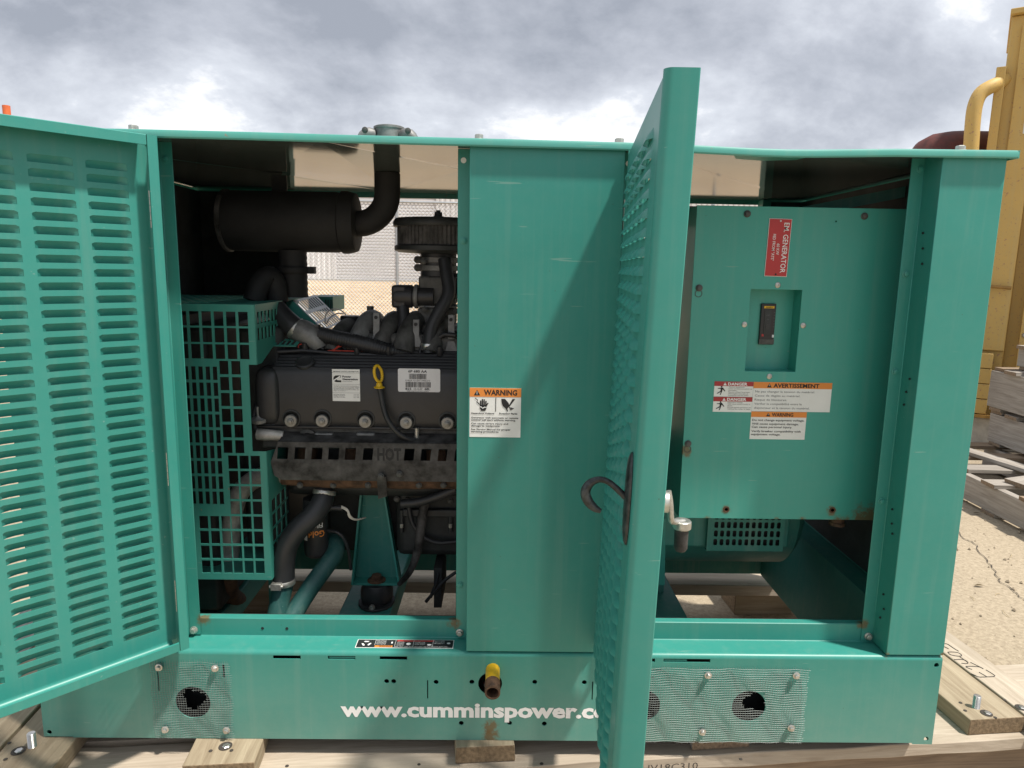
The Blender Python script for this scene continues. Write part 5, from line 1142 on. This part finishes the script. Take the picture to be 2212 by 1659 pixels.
for (z0, z1, nm, ln) in ((.7355, .7695, 'upper red danger sticker with a falling figure', ('Tension dangereuse.', 'Cause de blessures graves ou', 'mortelles.', 'Ne pas utiliser le groupe', 'électrogène sans que ce', 'couvercle soit en place.')), (.7010, .7350, 'lower red danger sticker with a falling figure', ('Hazardous Voltage.', 'Will cause severe injury or', 'death.', 'Do not operate generator set', 'without this cover in place.'))):
    M, lb = sticker(1.4375, z0, 1.5240, z1, 'danger_label', .0102, 'label_red', 'DANGER', 'ink_white', .0300, .043, nm)
    b = MB(); figure(b, M, .005, .0025, .0205)
    for i, s in enumerate(ln): txt(b, s, M @ T(0, 0, .0010), .0320, .0205-i*.0037, .0024, w=min(.052, .0019*len(s)))
    b.build('lettering', 'ink_black', lb)
q = at(1490, 468, .30); MB().lathe((q.x-.13, .30, q.z), (1, 0, 0), [(.026, 0), (.028, .002), (.028, .012), (.024, .014), (.024, .175)], 18).build('conduit', 'cast_alu', cb, smooth=40)
q = at(1812, 1135, .17); MB().lathe((q.x, .18, CZ0+.001), (0, 0, -1), [(.016, 0), (.016, .016), (.018, .017), (.018, .024), (.013, .025)], 12).build('cable_gland', 'rust_brown', cb, smooth=35)

# ================================================================== ALTERNATOR
al = thing('alternator', (1.58, .45, .12), 'teal alternator with slotted vent cover below the control box', 'alternator')
zb_ = at(1600, 1190, .285).z
MB().lathe((1.30, .52, .39), (1, 0, 0), [(.10, 0), (.185, .01), (.185, .44), (.165, .46), (.05, .47)], 40).build('housing', 'teal_frame', al, smooth=35)
MB().box((1.37, .30, zb_+.002), (1.70, .66, .452)).build('end_frame', 'teal_frame', al, bevel=.006)
vx0, vx1 = at(1528, 1150, .285).x, at(1694, 1150, .285).x; vz1 = at(1600, 1112, .285).z
hs_ = []; nx = 11; px_ = (at(1690, 1150, .285).x-at(1542, 1150, .285).x)/nx
for r0 in range(4):
    for k in range(nx): x = at(1542, 1150, .285).x+k*px_; z = at(1600, 1178-r0*18.5, .285).z; hs_.append([(x, z+.002), (x+.003, z), (x+px_*.62-.002, z), (x+px_*.62, z+.002), (x+px_*.62, z+.0145), (x+px_*.62-.003, z+.0165), (x+.003, z+.0165), (x, z+.0145)])
Mv = frame(0, 0, .285)
sheet('vent_cover', [rect(vx0, zb_, vx1, vz1+.02)]+hs_, Mv, .002, 'teal_frame', al)
MB().box((vx0, .2865, zb_-.001), (vx1, .2995, zb_+.001)).build('vent_cover_return', 'teal_guard', al); MB().box((vx1-.001, .2865, zb_), (vx1+.001, .2995, vz1)).build('vent_cover_return', 'teal_guard', al)
MB().box((vx0+.004, .2985, zb_+.005), (vx1-.004, .2995, vz1)).build('vent_backing', 'ink_black', al)
MB().box((1.40, .46, .1205), (1.43, .60, .25)).build('foot', 'teal_frame', al)
MB().prism([at(1408, 1120, .28), at(1438, 1120, .28), at(1436, 1264, .30), at(1402, 1264, .30)], (0, .006, 0)).build('support_plate', 'teal', al)
MB().box((1.30, .40, .125), (1.355, .48, .16)).build('rubber_mount', 'rubber', al, bevel=.01)

# ================================================================== YARD AT THE RIGHT
ym = thing('yellow_machine', (4.6, 3.8, GZ), 'tall yellow painted steel machine frame beside the wooden pallets', 'machine')
MM = T(4.23, 3.5, 0) @ Matrix.Rotation(R(-34.5), 4, 'Z')
def ybox(nm, a, c, mat='yellow_paint', bevel=.005): return MB().mbox(MM, a, c).build(nm, mat, ym, bevel=bevel)
def yp(x, y, z): return MM @ Vector((x, y, z))
ybox('plinth', (-.10, .03, GZ), (1.2, 1.2, .028), 'plinth', .02)
ybox('corner_column', (0, 0, .03), (.055, .06, 2.385))
ybox('side_cabinet', (.05, .0605, .03), (.2495, 1.0, 2.708), bevel=.008)
ybox('cabinet_door', (.115, .035, .50), (.2485, .060, 2.64))
ybox('top_plate', (.040, .015, 2.710), (1.2, 1.0, 2.745))
ybox('recess_panel', (.25, .12, .03), (1.2, .15, 2.705))
ybox('grille_frame', (.325, .03, .03), (.375, .1195, 2.70))
ybox('grille_void', (.3755, .09, .40), (1.1, .1195, 2.0), 'ink_black', 0)
for z in [.46+i*.058 for i in range(26)]: MB().cyl(yp(.374, .06, z), yp(1.1, .06, z), .0045, n=6).build('grille_bar', 'galv_sky', ym)
for x in [.42+i*.075 for i in range(9)]: MB().cyl(yp(x, .051, .42), yp(x, .051, 1.98), .0045, n=6).build('grille_bar', 'galv_sky', ym)
for z in (.62, .96): MB().lathe(yp(.35, .03, z), yp(.35, -1, z)-yp(.35, 0, z), [(.018, 0), (.018, .008), (.010, .018)], 10).build('frame_bolt', 'zinc', ym, smooth=40)
for i in range(4): ybox('cover_block', (.075, -.02, .055+i*.108), (.19, .0345, .055+i*.108+.103), bevel=.004)
ybox('base_angle', (.02, -.035, .030), (.24, .0595, .05), 'yellow_dark', 0)
MB().tube([yp(.06, .05, .93), yp(.09, -.01, .945), yp(.15, -.01, .942), yp(.24, -.01, .935)], .012, 8, smooth=1).build('pipe_run', 'yellow_dark', ym, smooth=50)
ybox('data_plate', (.19, .031, 1.95), (.2485, .0345, 2.07), 'label_grey', 0)
ybox('gusset', (.17, .0, 2.28), (.2485, .0345, 2.31))
ybox('gusset', (.18, .0, 2.34), (.2485, .0345, 2.36))
MB().tube([yp(.05, .08, at(2160, 180, 3.55).z+.02), yp(.01, .02, at(2150, 183, 3.5).z+.005), at(2140, 187, 3.49), at(2118, 200, 3.5), at(2106, 225, 3.5), at(2101, 262, 3.5), at(2097, 330, 3.5), at(2090, 420, 3.5)], .046, 16, smooth=2).build('guard_hoop', 'yellow_paint', ym, smooth=50)
rp_ = thing('red_pipe', (4.0, 3.9, GZ), 'dark red oxide steel pipe end behind the generator roof', 'pipe')
q = at(2060, 283, 3.95)
MB().lathe((q.x-.30, 3.95, q.z-.24), (1, 0, 0), [(.02, 0), (.10, .02), (.17, .07), (.215, .15), (.235, .26), (.24, .34), (.24, .9)], 28).build('pipe_body', 'oxide_red', rp_, smooth=60)
MB().box((q.x+.1, 3.85, GZ), (q.x+.2, 4.05, q.z-.40)).build('pipe_stand', 'black_steel', rp_)

def pallet(name, x, y, z, lx, ly, hgt, rz, label, seed, deck=7, mats=('wood_grey', 'wood_brown')):
    """stringers run along local y, deck boards across"""
    rn = random.Random(seed); t = thing(name, (x, y, z), label, 'pallet', 'worn pallets stacked beside the yellow machine')
    M = T(x, y, z) @ Matrix.Rotation(rz, 4, 'Z'); tb = .02; hs = hgt-2*tb
    def brd(nm, cx, cy, cz, l, w, th, a, mat):
        p = M @ Vector((cx, cy, cz)); return plank(nm, p, l, w, th, rz+a, mat, t, .003, nseg=3)
    for i in range(3): brd('stringer', .02+i*(lx-.04)/2, ly/2, tb+hs/2, ly, .04, hs-.001, R(90), rn.choice(mats))
    for i in range(3): brd('base_board', lx/2, .07+i*(ly-.14)/2, tb/2, lx, .10, tb, 0, mats[0])
    for i in range(deck): brd('deck_board', lx/2+rn.uniform(-.02, .02), .055+i*(ly-.11)/(deck-1), hgt-tb/2+.0005, lx+rn.uniform(-.02, .03), .105, tb, rn.uniform(-.01, .01), rn.choice(mats))
    return t
pallet('wooden_pallet', 3.445, 1.15, GZ, 1.1, 1.75, .175, R(-2), 'lowest wide wooden pallet resting on the concrete', 1)
pallet('wooden_pallet', 3.97, 1.83, -.022, 1.1, 1.02, .216, R(-3), 'grey weathered pallet directly on the wide bottom pallet', 2)
pallet('wooden_pallet', 3.985, 1.86, .196, 1.1, 1.0, .262, R(-1), 'thick pallet near the top of the stack', 3)
pallet('wooden_pallet', 4.09, 1.80, .462, 1.1, .95, .145, R(1), 'topmost pallet of the stack by the yellow machine', 4, mats=('wood_grey', 'wood_new'))
lbd = plank('loose_board', (3.78, 2.33, -.0105), .85, .085, .022, R(100), 'wood_grey', None, .003, nseg=4); tag(lbd, 'split grey loose board lying lengthwise on the wide pallet', 'board')
lbd = plank('loose_board', (3.80, 2.02, .0), .5, .12, .025, R(12), 'wood_grey', None, .003, nseg=3, ry=R(-4)); tag(lbd, 'short pale loose board lying across the wide pallet', 'board')
for i, (u, v) in enumerate(((2115, 1268), (2110, 1111))):
    p = atz(u, v, GZ); b = MB(); s = .02
    b.grid(lambda a, c: (p.x+(a-.5)*s*2, p.y+(c-.5)*s*.7*math.sin(math.pi*min(max(a, .05), .95)), GZ+.006+.004*math.sin(a*3)), 5, 2)
    o = b.build('dry_leaf', 'leaf_dry', None, smooth=60); tag(o, ('dry brown leaf on the sunlit concrete', 'dry brown leaf in the shade of the pallets')[i], 'leaf', 'dry leaves on the slab')

# loose grit and straw on the slab
rn = random.Random(5); b = MB()
for k in range(520):
    x = rn.uniform(2.3, 4.2); y = rn.uniform(.3, 3.4); r = rn.choice((.002, .003, .003, .005, .008))*rn.uniform(.7, 1.3); o = len(b.v)
    for d_ in ((1, 0, 0), (-1, 0, 0), (0, 1, 0), (0, -1, 0), (0, 0, .8), (0, 0, -.4)): b.v.append(Vector((x+d_[0]*r*rn.uniform(.7, 1.3), y+d_[1]*r*rn.uniform(.7, 1.3), GZ+.001+r*.3+d_[2]*r)))
    b.f += [(o+a, o+c, o+e) for a, c, e in ((0, 2, 4), (2, 1, 4), (1, 3, 4), (3, 0, 4), (2, 0, 5), (1, 2, 5), (3, 1, 5), (0, 3, 5))]
gr = b.build('gravel', 'grit', None, weld=False); gr['kind'] = 'stuff'
b = MB()
for k in range(34):
    x = rn.uniform(2.4, 3.5); y = rn.uniform(.4, 2.2); a = rn.uniform(0, 6.28); l = rn.uniform(.02, .07)
    b.tube([(x, y, GZ+.003), (x+l*.5*math.cos(a), y+l*.5*math.sin(a), GZ+.006), (x+l*math.cos(a+.2), y+l*math.sin(a+.2), GZ+.003)], .0009, 4)
gr = b.build('straw', 'straw', None, weld=False); gr['kind'] = 'stuff'
